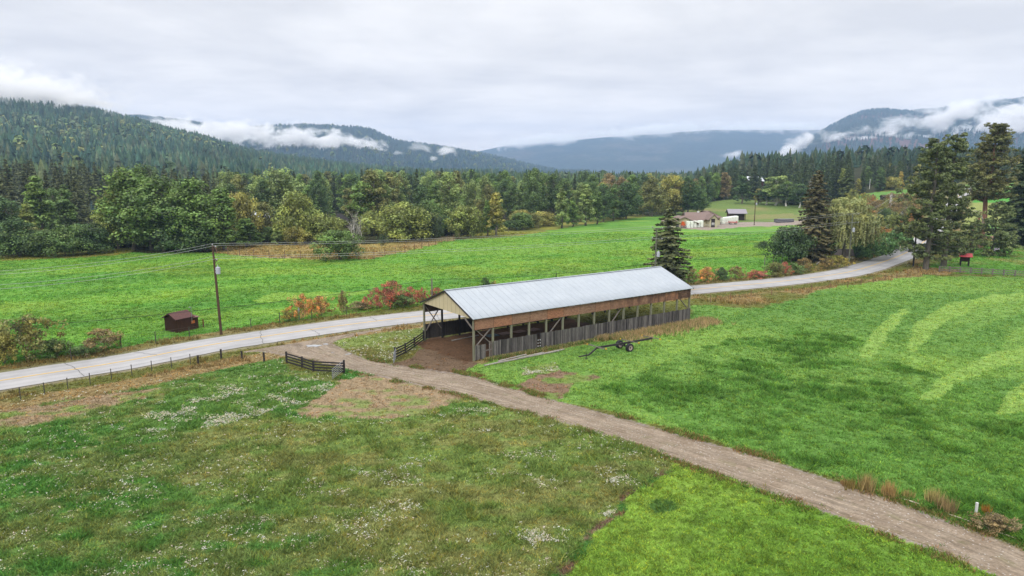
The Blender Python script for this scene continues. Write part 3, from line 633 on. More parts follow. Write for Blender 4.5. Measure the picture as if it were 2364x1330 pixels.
MISTS = [
 (-20,200,380,78,1450,'low cloud swallowing the crest of the forested hill on the left',320,0.9,0.08),
 (150,228,120,26,1450,'thin veil of cloud trailing off the crest of the left hill',160,1.0,0.14),
 (500,304,280,46,2500,'long white bank of mist beside the left hill, below the cloud deck',260,1.7,0.05),
 (700,322,230,38,2600,'thick white mist lying across the face of the middle ridge',220,1.7,0.05),
 (825,332,110,26,2600,'white mist at the right end of the bank on the middle ridge',150,1.6,0.12),
 (918,353,26,13,2400,'small round puff of mist, leftmost of those below the ridge',60,1.6,0),
 (960,341,55,17,2450,'thin torn wisp of mist below the ridge crest',80,0.9,0.1),
 (1032,349,36,20,2400,'round white puff of mist near the right end of the ridge',80,1.4,0.2),
 (1000,366,20,9,2400,'smallest puff of mist low on the ridge',50,1.0,0),
 (1240,324,220,22,5900,'cloud resting along the top of the far blue mountain, its left half',600,1.0,-0.1),
 (1500,302,280,22,5900,'cloud resting along the top of the far blue mountain, its middle',600,1.0,-0.06),
 (1790,292,190,20,5900,'cloud resting along the top of the far blue mountain, its right half',600,1.0,0.0),
 (1690,356,42,13,3900,'small flat mist patch above the wood in the far valley',120,1.3,-0.15),
 (1835,338,110,26,3300,'slanting tongue of mist rising up the foot of the right mountain',160,1.8,-0.52),
 (1930,316,70,24,3200,'wisp of mist low on the left flank of the right mountain',120,1.3,-0.15),
 (1990,322,80,17,3200,'flat wisp of mist across the lower face of the right mountain',120,0.8,0),
 (2050,290,105,34,3200,'ragged mist over the reddish patch of the right mountain',150,1.1,-0.35),
 (2120,316,130,20,3100,'flat mist band at the foot of the right mountain',150,1.7,0.05),
 (2190,275,130,48,3100,'large torn mist climbing the right mountain',220,1.6,-0.5),
 (2300,292,170,62,3100,'broad white cloud bank covering the right end of the mountain',300,1.9,-0.3),
 (2230,238,150,20,3600,'cloud veil along the crest of the right mountain',260,1.1,-0.15),
 (2420,250,200,60,3300,'thick cloud at the far right over the mountain',300,1.1,-0.2),
]
for m_ in MISTS: mist(*m_)

# ------------------------------------------------------------------ air: haze round the whole scene
t = NT('haze_air'); v = t.n('ShaderNodeVolumePrincipled', {'Color': (0.47, 0.67, 1.0), 'Density': 0.000115, 'Anisotropy': 0.0}); t.t.links.new(v.outputs[0], t.out.inputs[1])
mb = MB(); mb.box((-34000, -1200, -8), (34000, 8200, 560)); hz_o = mb.build('haze', t.m); tag(hz_o, kind='stuff', label='thin bluish haze that fades the far mountains', cat='haze')
# ------------------------------------------------------------------ foliage and trees
def m_leaf(name, trans=0.25, hue=0.14, autumn=False):
    t = NT(name); oc = t.n('ShaderNodeObjectInfo').outputs['Color']; v = t.attr('v', 'Fac')
    if autumn: oc = t.mix(t.mr(t.noise(t.coord(), 1.3, 4, 0.7), 0.46, 0.6, 0.0, 0.7), oc, (0.12, 0.13, 0.05))      # green leaves left among the coloured ones
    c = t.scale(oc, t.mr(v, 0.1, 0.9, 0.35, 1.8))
    yc = t.mix(1.0, c, (1.0 + hue * 1.6, 1.0 + hue * 0.5, 1.0 - hue), 'MULTIPLY')
    c = t.mix(t.mr(t.noise(t.coord(), 0.35, 3, 0.6), 0.4, 0.65), c, yc)
    d = t.n('ShaderNodeBsdfDiffuse', {'Color': c}); tr = t.n('ShaderNodeBsdfTranslucent', {'Color': c}); gl = t.n('ShaderNodeBsdfGlossy', {'Color': (1, 1, 1), 'Roughness': 0.5})
    m = t.n('ShaderNodeMixShader', {0: trans, 1: d.outputs[0], 2: tr.outputs[0]}); m2 = t.n('ShaderNodeMixShader', {0: 0.025, 1: m.outputs[0], 2: gl.outputs[0]})
    t.t.links.new(m2.outputs[0], t.out.inputs[0]); return t.m
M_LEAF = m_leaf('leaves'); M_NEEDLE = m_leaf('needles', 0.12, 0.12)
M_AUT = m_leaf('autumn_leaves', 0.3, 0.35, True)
def m_bark(name, a, b): return simple(name, (np.array(a) + np.array(b)) / 2, 0.9, 0.35, 6, stretch=(1, 1, 0.25), bump=0.5)
M_BARK = m_bark('grey_bark', (.09, .08, .065), (.14, .125, .10)); M_RED = m_bark('red_pine_bark', (.15, .07, .045), (.19, .10, .07)); M_WHITE = m_bark('white_bark', (.5, .48, .44), (.6, .58, .54))
M_DEADW = m_bark('bleached_dead_wood', (.34, .31, .28), (.4, .37, .33))

def quads_from(c, nrm, sz, g, asp=1.0):
    """a leaf-like quad at each centre facing nrm"""
    n = len(c); nrm = nrm / np.linalg.norm(nrm, axis=1, keepdims=True)
    t1 = np.cross(nrm, g.normal(0, 1, (n, 3))); t1 /= np.linalg.norm(t1, axis=1, keepdims=True); t2 = np.cross(nrm, t1)
    a = t1 * sz[:, None]; b = t2 * sz[:, None] * asp
    return np.stack([c - a * 0.2 - b, c + a, c + a * 0.1 + b, c - a], 1).reshape(-1, 3)
def leaf_mesh(name, c, nrm, sz, v, mat, g, asp=0.8):
    V = quads_from(c, nrm, sz, g, asp); F = np.arange(len(V)).reshape(-1, 4); return npmesh(name, V, F, mat, vals=v)
def limb_pts(p, q, g, wob=0.06, n=5):
    p = np.array(p, float); q = np.array(q, float); L = np.linalg.norm(q - p)
    return [tuple(p + (q - p) * i / n + (g.normal(0, wob * L, 3) * [1, 1, .4] if 0 < i < n else 0)) for i in range(n + 1)]

def gen_broad(seed, h=18.0, w=11.0, base=0.14, prof='round', nblob=46, per=75, leaf=0.30, stems=1, bark=None, mat=None, fill=0.25, bs=1.0, lob=0.22):
    """trunk with limbs and a crown of separate leaf clumps"""
    g = np.random.default_rng(seed); Cs = []; Ns = []; Vv = []; Sz = []
    cb, ct = h * base, h; cz = (cb + ct) / 2; hz_ = (ct - cb) / 2; blobs = []
    for i in range(nblob):
        tz = g.uniform(-0.92, 0.93) if i > 3 else 0.9
        if prof == 'round': r_ = math.sqrt(max(0.05, 1 - abs(tz) ** 2.2))
        elif prof == 'tall': r_ = max(0.22, (1 - max(0, tz) ** 2.4)) * (0.72 + 0.28 * (1 - abs(tz + 0.1)))
        elif prof == 'cone': r_ = max(0.1, (1 - tz) / 2) ** 0.75 * (0.75 if tz < -0.75 else 1)
        elif prof == 'dome': r_ = math.sqrt(max(0.04, 1 - max(0, tz) ** 2))
        else: r_ = 1
        a = g.uniform(0, 6.28); r_ *= 1 + lob * math.sin(2 * a + seed) + lob * .7 * math.sin(3 * a + 5 * tz + seed * 1.7); rr = r_ * (w / 2) * g.uniform(0.5, 1.0) * (1 if i > 3 else 0.3)
        br = (w if prof != 'cone' else w * .8) * g.uniform(0.10, 0.21) * bs
        blobs.append((math.cos(a) * rr, math.sin(a) * rr, cz + lob * hz_ * .35 * math.sin(2 * a + seed * 2.3) * (tz > .3) + tz * (hz_ - br * 0.6), br))
    for bx, by, bz, br in blobs:
        m = int(per * g.uniform(0.7, 1.3)); d = g.normal(0, 1, (m, 3)); d[:, 2] += 0.35; d /= np.linalg.norm(d, axis=1, keepdims=True)
        rr = br * g.uniform(0.55, 1.08, m)[:, None]; c = np.array([bx, by, bz]) + d * rr * [1, 1, 0.8]
        Cs.append(c); Ns.append(d + g.normal(0, 0.45, (m, 3)) + [0, 0, 0.2]); shade = g.uniform(0.15, 0.85)
        Vv.append(np.clip(shade + g.normal(0, 0.16, m), 0, 1)); Sz.append(leaf * g.uniform(0.6, 1.3, m))
    m = int(nblob * per * fill); d = g.normal(0, 1, (m, 3)); d /= np.linalg.norm(d, axis=1, keepdims=True)
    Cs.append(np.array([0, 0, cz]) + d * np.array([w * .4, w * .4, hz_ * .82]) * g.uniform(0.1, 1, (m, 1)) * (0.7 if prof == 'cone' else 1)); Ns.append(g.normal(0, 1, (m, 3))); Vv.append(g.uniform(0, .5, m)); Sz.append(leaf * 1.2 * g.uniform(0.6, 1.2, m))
    c = np.concatenate(Cs); k = c[:, 2] > 0.02 * h
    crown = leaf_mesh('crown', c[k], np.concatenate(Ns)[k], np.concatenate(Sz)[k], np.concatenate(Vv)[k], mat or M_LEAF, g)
    mb = MB()
    for s_ in range(stems):
        ox, oy = (g.uniform(-.12, .12) * w, g.uniform(-.12, .12) * w) if stems > 1 else (0, 0)
        tr = h * 0.017 / (1 + 0.35 * (stems - 1)); tip = (ox * 2.2 + g.normal(0, .3), oy * 2.2 + g.normal(0, .3), h * 0.9)
        pts = limb_pts((ox * .5, oy * .5, -0.3), tip, g, 0.018, 7); mb.tube(pts, [tr * 1.25] + [tr * (1 - i / 7.6) for i in range(1, 8)], 7)
        for b_ in blobs[s_::stems][:12]:
            j = min(6, max(1, int(b_[2] / h * 7) - 1)); mb.tube(limb_pts(pts[j], b_[:3], g, 0.07, 3), [tr * .42, tr * .3, tr * .2, tr * .08], 4, cap=False)
    return crown, mb.mesh('trunk', bark or M_BARK), h, w

def gen_conifer(seed, h=20.0, w=6.5, base=0.06, lev=30, per=9, leaf=0.34, droop=0.35, irr=0.25, gap=0.0, powr=0.8, q=6, bark=None, bend=0.0):
    g = np.random.default_rng(seed); Cs = []; Ns = []; Vv = []; Sz = []; mb = MB(); rt = h * 0.014
    bx = lambda t: bend * math.sin(t * 4.1) * (t > 0.4) 
    mb.tube([(bx(i / 8) , 0, -0.3 + (h * 0.98 + .3) * i / 8) for i in range(9)], [rt * (1.15 - i / 8.2) for i in range(9)], 7)
    for l in range(lev):
        t = base + (1 - base) * (l + g.uniform(-.3, .3)) / lev; t = min(max(t, base), 0.985)
        Lm = w / 2 * (1 - t) ** powr * (1.0 if t > base + 0.1 else 0.85) + 0.12
        for b in range(max(4, int(per * (0.5 + 0.5 * (1 - t))))):
            if g.uniform() < gap: continue
            a = g.uniform(0, 6.28); L = Lm * g.uniform(1 - irr, 1 + irr * .7); z0 = t * h; shade = g.uniform(0.2, 0.8)
            dirn = np.array([math.cos(a), math.sin(a), 0]); nn = max(2, int(q * L / (w / 2) + 1.5))
            s = (np.arange(nn) + g.uniform(0.3, 0.9, nn)) / nn; sag = -droop * L * s ** 1.3 + 0.16 * L * s ** 3
            c = np.array([bx(t), 0, z0]) + dirn * (L * s)[:, None]; c[:, 2] += sag
            side = np.array([-dirn[1], dirn[0], 0])
            for sg in (-1, 1):
                cc = c + side * (sg * 0.13 * L * (1.1 - s) * g.uniform(.5, 1.3, nn))[:, None]; cc[:, 2] -= g.uniform(0, .12, nn) * leaf
                Cs.append(cc); nv = np.tile([0, 0, 1.0], (nn, 1)) + dirn * 0.35 + side * sg * 0.4 + g.normal(0, .3, (nn, 3)); Ns.append(nv)
                Vv.append(np.clip(shade + 0.25 * (s - .5) + g.normal(0, .1, nn), 0, 1)); Sz.append(leaf * g.uniform(.7, 1.3, nn) * (1.15 - .35 * s))
            cc = c.copy(); cc[:, 2] -= leaf * .55; Cs.append(cc); Ns.append(np.tile(dirn, (nn, 1)) + side * g.normal(0, .8, (nn, 1)) + [0, 0, .25]); Vv.append(np.clip(shade - .12 + g.normal(0, .1, nn), 0, 1)); Sz.append(leaf * g.uniform(.6, 1.1, nn))
            if l % 3 == 0 and b % 3 == 0: mb.tube([(bx(t), 0, z0), tuple(np.array([bx(t), 0, z0 - droop * L * .4]) + dirn * L * .75)], [rt * .25, rt * .08], 3, cap=False)
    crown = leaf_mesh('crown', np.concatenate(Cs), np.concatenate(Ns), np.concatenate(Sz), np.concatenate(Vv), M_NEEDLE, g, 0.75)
    return crown, mb.mesh('trunk', bark or M_BARK), h, w

def gen_pine(seed, h=28.0, w=13.0, base=0.12, nb=70, tuft=0.55, per=26, bark=None, topw=0.35, leaf=0.26, gap_lo=0.0, lean=0.0, sidew=1.0, nb_extra=3):
    """open ponderosa-like pine: bare limbs ending in tufts of needles"""
    g = np.random.default_rng(seed); Cs = []; Ns = []; Vv = []; Sz = []; mb = MB(); rt = h * 0.0175
    sp = [(lean * h * (i / 10) ** 1.4 + (g.normal(0, .12) if 0 < i < 10 else 0), g.normal(0, .1) if i else 0, -0.4 + (h * 0.97 + .4) * i / 10) for i in range(11)]
    mb.tube(sp, [rt * (1.2 - i / 9.6) for i in range(11)], 9)
    def stem(t): i = min(9, int(t * 10)); f = t * 10 - i; return np.array(sp[i]) * (1 - f) + np.array(sp[i + 1]) * f
    for b in range(nb):
        t = base + (1 - base) * (b + g.uniform(0, 1)) / nb
        if t < gap_lo and g.uniform() < 0.7: continue
        t = min(t, .985); prof = (math.sin(min(1, (1 - t) * 1.25 + .06) * math.pi / 2) ** 0.7) * (0.8 if t < base + .1 else 1); L = w / 2 * max(prof, topw * (1 - t) * 2) * g.uniform(.5, 1.12) + .35
        a = g.uniform(0, 6.28); p0 = stem(t); d = np.array([math.cos(a) * sidew, math.sin(a), g.uniform(-.12, .3)]); p1 = p0 + d * L; mid = (p0 + p1) / 2 - [0, 0, .06 * L]
        mb.tube([tuple(p0), tuple(mid), tuple(p1)], [rt * .26 * (1.2 - t), rt * .17 * (1.2 - t), .02], 4, cap=False)
        nt = max(2, int(L * 1.5) + nb_extra)
        for k_ in range(nt):
            s = 0.3 + .75 * (k_ + g.uniform(0, .8)) / nt; c0 = (p0 + (mid - p0) * 2 * s if s < .5 else mid + (p1 - mid) * (2 * s - 1)) + g.normal(0, .16 * L * s + .1, 3) * [1, 1, .45]
            tr = tuft * g.uniform(.7, 1.35) * (.6 + .4 * min(1, L / 3)); m = int(per * g.uniform(.7, 1.3)); dd = g.normal(0, 1, (m, 3)); dd /= np.linalg.norm(dd, axis=1, keepdims=True); dd[:, 2] *= .6
            Cs.append(c0 + dd * tr * g.uniform(.4, 1, (m, 1))); Ns.append(dd + [0, 0, .5] + g.normal(0, .4, (m, 3))); Vv.append(np.clip(g.uniform(.2, .8) + g.normal(0, .13, m), 0, 1)); Sz.append(leaf * g.uniform(.6, 1.3, m))
    crown = leaf_mesh('crown', np.concatenate(Cs), np.concatenate(Ns), np.concatenate(Sz), np.concatenate(Vv), M_NEEDLE, g, 0.45)
    return crown, mb.mesh('trunk', bark or M_BARK), h, w

def gen_willow(seed, h=16.0, w=13.0):
    g = np.random.default_rng(seed); Cs = []; Ns = []; Vv = []; Sz = []; mb = MB()
    mb.tube([(0, 0, -.3), (.1, 0, h * .2), (0, .2, h * .45), (.2, 0, h * .8)], [.55, .42, .3, .1], 8)
    heads = []
    for i in range(58):
        t = g.uniform(0, 1); a = g.uniform(0, 6.28); z = h * (0.55 + 0.43 * t); r = (w / 2) * math.sqrt(max(0.02, 1 - ((z / h - .5) / .5) ** 2)) * g.uniform(.35, 1.0); heads.append((math.cos(a) * r, math.sin(a) * r, z))
    for hx, hy, hzz in heads:
        mb.tube([(0, 0, h * .35), (hx * .5, hy * .5, hzz * .75), (hx, hy, hzz)], [.12, .07, .03], 4, cap=False); sh = g.uniform(.3, .7)
        for k_ in range(26):
            r0 = g.uniform(.2, 1.9); a = g.uniform(0, 6.28); x0 = hx + math.cos(a) * r0; y0 = hy + math.sin(a) * r0; L = g.uniform(.35, .95) * (hzz - .6) * .62; z0 = hzz - r0 * r0 * .28
            n = int(6 + L * 1.6); s = np.linspace(0, 1, n); c = np.stack([x0 + math.cos(a) * .5 * s + g.normal(0, .05, n), y0 + math.sin(a) * .5 * s + g.normal(0, .05, n), z0 - L * s], 1)
            Cs.append(c); Ns.append(np.stack([np.cos(a) + g.normal(0, .5, n), np.sin(a) + g.normal(0, .5, n), np.full(n, .35)], 1)); Vv.append(np.clip(sh + g.normal(0, .14) + .25 * (1 - s) - .1 + g.normal(0, .06, n), 0, 1)); Sz.append(g.uniform(.15, .3, n))
        m = 60; d = g.normal(0, 1, (m, 3)); d[:, 2] = np.abs(d[:, 2]); d /= np.linalg.norm(d, axis=1, keepdims=True); Cs.append(np.array([hx, hy, hzz - .5]) + d * [1.5, 1.5, .8]); Ns.append(d + g.normal(0, .3, (m, 3))); Vv.append(np.clip(sh + .2 + g.normal(0, .1, m), 0, 1)); Sz.append(g.uniform(.18, .34, m))
    crown = leaf_mesh('crown', np.concatenate(Cs), np.concatenate(Ns), np.concatenate(Sz), np.concatenate(Vv), M_LEAF, g, 0.5)
    return crown, mb.mesh('trunk', M_BARK), h, w

TR = {
 'cotton': [gen_broad(100 + i, 22, 13, .03, 'round' if i % 2 else 'tall', 84, 75, .30, stems=1 + i % 2) for i in range(6)],
 'tallwood': [gen_broad(120 + i, 22, 9.5, .05, 'tall', 66, 70, .28) for i in range(5)],
 'poplar': [gen_broad(140 + i, 18, 7.0, .03, 'cone', 64, 62, .24) for i in range(4)],
 'aspen': [gen_broad(150 + i, 17, 7.5, .20, 'round', 56, 66, .26, bark=M_WHITE) for i in range(3)],
 'bush': [gen_broad(160 + i, 8, 9, .0, 'dome', 72, 90, .19, stems=3) for i in range(4)],
 'shrub': [gen_broad(170 + i, 3.4, 4.6, .02, 'dome', 64, 56, .09, stems=4, bs=.7, lob=.35) for i in range(4)],
 'autumn': [gen_broad(180 + i, 3.4, 4.4, .04, 'dome', 60, 44, .09, stems=5, mat=M_AUT, fill=.12, bs=.62, lob=.4) for i in range(4)],
 'fir': [gen_conifer(200 + i, 22, 6.6, .03, 32, 14, .42, .32, .28) for i in range(5)],
 'spruce': [gen_conifer(210 + i, 22, 7.4, .04, 34, 24, .36, .42, .5, powr=.62, q=13) for i in range(2)],
 'pine': [gen_pine(220, 28, 12.0, .10, 104, .66, 36, topw=.3), gen_pine(221, 30, 10.5, .10, 100, .64, 36, topw=.4), gen_pine(222, 27, 9.5, .40, 140, .58, 38, bark=M_RED, lean=.03, leaf=.2),
          gen_pine(223, 12, 8.5, .08, 60, .55, 26, leaf=.22)],
 'willow': [gen_willow(230)],
 'lonefir': [gen_conifer(240, 16, 5.8, .03, 24, 22, .34, .34, .55, gap=.12, powr=.5, q=16, bend=0.3)],
 'orchard': [gen_broad(250, 3.2, 5.0, .38, 'dome', 26, 60, .12, bark=M_BARK), gen_broad(251, 9, 13, .06, 'dome', 80, 90, .27, stems=2)],
 'young': [gen_conifer(260 + i, 10, 3.8, .05, 24, 8, .26, .1, .3) for i in range(2)],
}
def tree(kind, x, y, h, w, col, label, cat='tree', group=None, var=None, name=None, z=None, rz=None):
    pv = TR[kind]; cr, tk, h0, w0 = pv[(var if var is not None else rnd.randrange(len(pv))) % len(pv)]
    z = h1(x, y) if z is None else z
    r_ = thing(name or {'cotton': 'cottonwood_tree', 'tallwood': 'cottonwood_tree', 'poplar': 'poplar_tree', 'aspen': 'aspen_tree', 'bush': 'willow_bush', 'shrub': 'shrub', 'autumn': 'shrub', 'fir': 'fir_tree', 'spruce': 'spruce_tree',
                        'pine': 'pine_tree', 'willow': 'weeping_willow', 'lonefir': 'fir_tree', 'orchard': 'fruit_tree', 'young': 'young_fir_tree'}[kind],
               label, cat, (x, y, z), rnd.uniform(0, 6.28) if rz is None else rz, group, (w / w0, w / w0, h / h0))
    c = link('crown', cr, r_); link('trunk', tk, r_); c.color = (float(col[0]), float(col[1]), float(col[2]), 1)
    return r_
def ptree(kind, px, pb, pt, pw, col, label, cat='tree', group=None, var=None, name=None, dist=None, rz=None):
    """tree placed by its foot, top and width in the photograph"""
    if dist is None: g_ = at(px, pb); x, y = g_.x, g_.y
    else: x, _ = xz_at(px, pb, dist); y = dist
    z = h1(x, y); h = topz(x, y, pt) - z; w = pw / F_PX * math.hypot(y, 15)
    return tree(kind, x, y, h, w, col, label, cat, group, var, name, z, rz)
GR = dict(green=(.075, .125, .032), dgreen=(.04, .072, .026), ygreen=(.122, .152, .04), olive=(.095, .105, .035), pale=(.115, .16, .055), yellow=(.22, .18, .045), orange=(.24, .13, .055), red=(.185, .06, .055),
          con=(.032, .048, .022), conb=(.062, .076, .034), blue=(.05, .09, .085), brown=(.125, .10, .05), mid=(.06, .10, .03), pineg=(.06, .08, .028), hedge=(.045, .095, .028), gold=(.165, .165, .045))
GR = {k: np.array(v) * 1.7 for k, v in GR.items()}
# prominent trees of the wood's front edge: kind, foot x, foot y, top y, width, colour, label
FRONT = [
 ('cotton',45,592,500,95,'dgreen','dark leafy tree at the far left edge of the field'),
 ('cotton',12,575,455,110,'dgreen','dark blue-green tree cut by the left edge of the picture'),
 ('poplar',98,560,405,95,'green','tall light green poplar standing third from the left above the dark shrubs'),
 ('poplar',160,562,425,70,'mid','slim green poplar right of the tallest one above the dark shrubs'),
 ('poplar',70,575,470,60,'ygreen','short yellow-green poplar above the dark shrubs at left'),
 ('bush',50,592,532,100,'mid','dark shrub on the field edge, leftmost in the row'),
 ('bush',108,592,530,100,'mid','dark rounded shrub on the field edge, second in the row from the left'),
 ('bush',160,590,520,90,'mid','broad green shrub on the field edge, third in the row from the left'),
 ('bush',205,586,515,90,'dgreen','dark shrub with yellowing top on the field edge left of the tall cottonwoods'),
 ('bush',242,575,508,60,'mid','small green shrub squeezed left of the tall cottonwoods'),
 ('cotton',308,577,384,150,'green','tallest cottonwood at the left, leaning clear above its neighbours'),
 ('cotton',275,575,430,95,'ygreen','yellowish cottonwood hanging off the left side of the tallest one'),
 ('cotton',385,580,408,150,'mid','broad cottonwood in the middle of the left clump with foliage to the ground'),
 ('cotton',350,577,440,120,'green','cottonwood in front of the tallest one, trunks showing at its foot'),
 ('cotton',452,580,412,140,'green','broad cottonwood at the right of the left clump'),
 ('poplar',520,578,432,100,'green','feathery green poplar ending the left clump on the right'),
 ('bush',480,580,500,110,'mid','low leafy growth under the right of the left cottonwood clump'),
 ('bush',420,582,500,110,'dgreen','dark low growth under the middle of the left cottonwood clump'),
 ('poplar',572,570,503,85,'green','small light green poplar beside the brown paddock at left'),
 ('bush',555,560,442,78,'gold','golden bush-like tree behind the small light green poplar'),
 ('cotton',605,550,465,70,'olive','dull green tree between the golden ones'),
 ('poplar',641,566,527,36,'pale','small pale bush-like sapling at the paddock edge'),
 ('bush',685,560,444,105,'ygreen','large rounded yellow-green willow beside the paddock'),
 ('bush',742,560,490,95,'ygreen','lower yellow-green willow right of the tall rounded one'),
 ('bush',683,565,520,55,'gold','small golden bush in front of the tall rounded willow'),
 ('bush',768,545,500,60,'ygreen','yellow-green bush between the willow and the bare tree'),
 ('cotton',640,520,388,105,'pale','pale grey-green cottonwood rising behind the golden trees'),
 ('young',768,535,459,26,'mid','slender cone-shaped fir in front of the dark wood'),
 ('young',735,530,445,34,'mid','wider cone-shaped fir left of the slender one'),
 ('aspen',815,530,430,48,'olive','aspen with tan leaves, left one of the pair above the little barn'),
 ('aspen',842,532,420,64,'green','taller aspen with pale trunk, right one of the pair above the little barn'),
 ('bush',855,545,486,36,'ygreen','narrow bush left of the big rounded willow'),
 ('bush',935,556,466,130,'ygreen','biggest rounded yellow-green willow bush at the end of the paddock'),
 ('bush',985,550,460,80,'mid','green bush joined to the right of the biggest rounded willow'),
 ('orchard',1004,556,498,34,'con','small dark pine with a bare stem beside the paddock fence'),
 ('bush',1078,548,474,78,'ygreen','yellow-green willow bush beside the bend in the field edge'),
 ('poplar',1146,546,443,58,'gold','poplar turned golden at the edge of the green field'),
 ('poplar',1125,545,462,40,'green','thin green poplar touching the golden one'),
 ('bush',1205,530,490,60,'mid','low green thicket right of the golden poplar'),
 ('poplar',1297,527,434,54,'pale','light green poplar at the field edge, left one of the close pair'),
 ('poplar',1322,524,455,36,'green','smaller poplar at the right shoulder of the light green one'),
 ('poplar',1352,521,425,56,'pale','tall pale poplar at the field edge, midway along the wood'),
 ('poplar',1378,518,440,44,'mid','green poplar right of the tall pale one'),
 ('poplar',1416,510,425,42,'mid','slim dark poplar standing alone before the deep green trees'),
 ('cotton',1448,506,420,72,'dgreen','deep green rounded tree at the back corner of the field'),
 ('cotton',1392,512,425,52,'dgreen','deep green tree half hidden behind the slim dark poplar'),
 ('cotton',1505,500,410,64,'olive','tree with browning leaves behind the lone fir'),
 ('cotton',1545,497,402,66,'gold','tree with yellow-brown leaves left of the farm'),
 ('cotton',1585,495,408,66,'dgreen','dark tree behind the left roof of the farm'),
 ('cotton',1608,492,430,50,'dgreen','dark tree at the right end of the wood beside the grassy rise'),
 ('poplar',1560,496,425,44,'brown','rusty tree among the dark ones behind the farm'),
 # right of the farm
 ('poplar',1712,470,398,48,'dgreen','dark pyramid-shaped tree left of the white-roofed house'),
 ('aspen',1790,474,405,62,'pale','light green aspen with several white trunks at the edge of the hill wood'),
 ('aspen',1815,476,420,50,'mid','darker aspen with white trunks right of the light green one'),
 ('aspen',1768,473,430,44,'dgreen','low dark aspen left of the light green one'),
 ('aspen',1845,480,425,44,'dgreen','dark aspen hiding behind the big brownish spruce'),
 ('poplar',1750,471,435,30,'gold','small golden tree beneath the white-roofed house'),
 ('fir',1953,457,380,44,'pineg','tall fir standing clear at the corner of the upper field'),
 ('poplar',1942,457,388,26,'ygreen','yellow-topped tree touching the tall fir at the upper field'),
 ('poplar',1980,447,412,20,'gold','little yellow tree at the edge of the upper field'),
 ('poplar',2030,440,385,34,'mid','green pointed tree above the upper field'),
 ('bush',2055,438,408,36,'gold','yellow bush above the upper field'),
 ('poplar',2077,437,395,20,'yellow','slim orange-yellow tree at the right of the upper field'),
]
for f in FRONT:
    ptree(f[0], f[1], f[2], f[3], f[4], GR[f[5]], f[6], 'bush' if f[0] in ('bush',) else 'tree')
# blue spruces in the clearing
for i, (px, pt, w_, lb) in enumerate([(198,462,20,'blue-green spruce, leftmost in the clearing of the left wood'),(215,463,20,'blue-green spruce, second from the left in the clearing'),(233,459,26,'darkest and broadest spruce in the clearing of the left wood'),(248,466,18,'blue-green spruce at the right of the clearing')]):
    ptree('young', px, 503, pt, w_, GR['blue'] if i != 2 else GR['con'], lb)
for i, px in enumerate((190, 199, 207, 216)):
    g_ = at(px, 492); x, y = g_.x, g_.y; z = h1(x, y); mb = MB(); hh_ = topz(x, y, 432 + 3 * (i % 3)) - z
    gg = np.random.default_rng(i); mb.tube(limb_pts((0, 0, -.2), (gg.normal(0, .5), 0, hh_), gg, .01, 5), [.22, .19, .16, .12, .08, .04], 5)
    for k_ in range(7): a = gg.uniform(0, 6.28); z0 = hh_ * gg.uniform(.3, .9); mb.tube([(0, 0, z0), (math.cos(a) * 1.1, math.sin(a) * .9, z0 + .7)], [.05, .02], 3, cap=False)
    r_ = thing('dead_tree', '%s bleached bare trunk above the blue spruces at left' % ['leftmost', 'second', 'third', 'rightmost'][i], 'tree', (x, y, z), 0, 'dead trunks above the blue spruces'); mb.build('trunk', M_DEADW, r_)
# bushes by the paddock corner and the bare tree behind it
ptree('bush', 783, 600, 530, 92, GR['green'], 'round clipped-looking bush at the paddock corner beside the field', 'bush', var=1)
ptree('orchard', 882, 585, 540, 24, GR['con'], 'tiny dark pine on a thin stem standing at the paddock fence', 'tree', name='small_pine', var=0)
def bare(px, pb, pt, label, seed, mat=M_DEADW, n=26, w=.35, thick=1.0):
    g_ = at(px, pb); x, y = g_.x, g_.y; z = h1(x, y); hh_ = topz(x, y, pt) - z; gg = np.random.default_rng(seed); mb = MB()
    for s_ in range(3):
        tip = np.array([gg.normal(0, w * .2 * hh_), gg.normal(0, w * .2 * hh_), hh_ * gg.uniform(.85, 1)]); pts = limb_pts((0, 0, -.2), tip, gg, .02, 6); mb.tube(pts, [.16 * thick * (1.1 - i / 6.5) for i in range(7)], 5)
        for k_ in range(n // 3):
            j = gg.integers(1, 6); p0 = np.array(pts[j]); a = gg.uniform(0, 6.28); L = hh_ * gg.uniform(.12, .32); p1 = p0 + np.array([math.cos(a) * w, math.sin(a) * w, .8]) * L; mb.tube(limb_pts(p0, p1, gg, .05, 3), [.06 * thick, .045 * thick, .03 * thick, .012], 3, cap=False)
            for q_ in range(2): a2 = gg.uniform(0, 6.28); mb.tube([tuple((p0 + p1) / 2), tuple(p1 + np.array([math.cos(a2), math.sin(a2), .6]) * L * .35)], [.03 * thick, .01], 3, cap=False)
    r_ = thing('bare_tree', label, 'tree', (x, y, z)); mb.build('trunk', mat, r_)
bare(822, 592, 492, 'leafless pale tree beside the round bush at the paddock corner', 3, n=75, w=.55, thick=.5)
bare(895, 556, 520, 'small grey leafless bush below the biggest rounded willow', 4, w=.9)
bare(1868, 470, 410, 'pale dead tree in the wood behind the big brownish spruce', 5)
bare(2056, 482, 448, 'white-stemmed bare birch on the autumn slope', 6, M_WHITE)

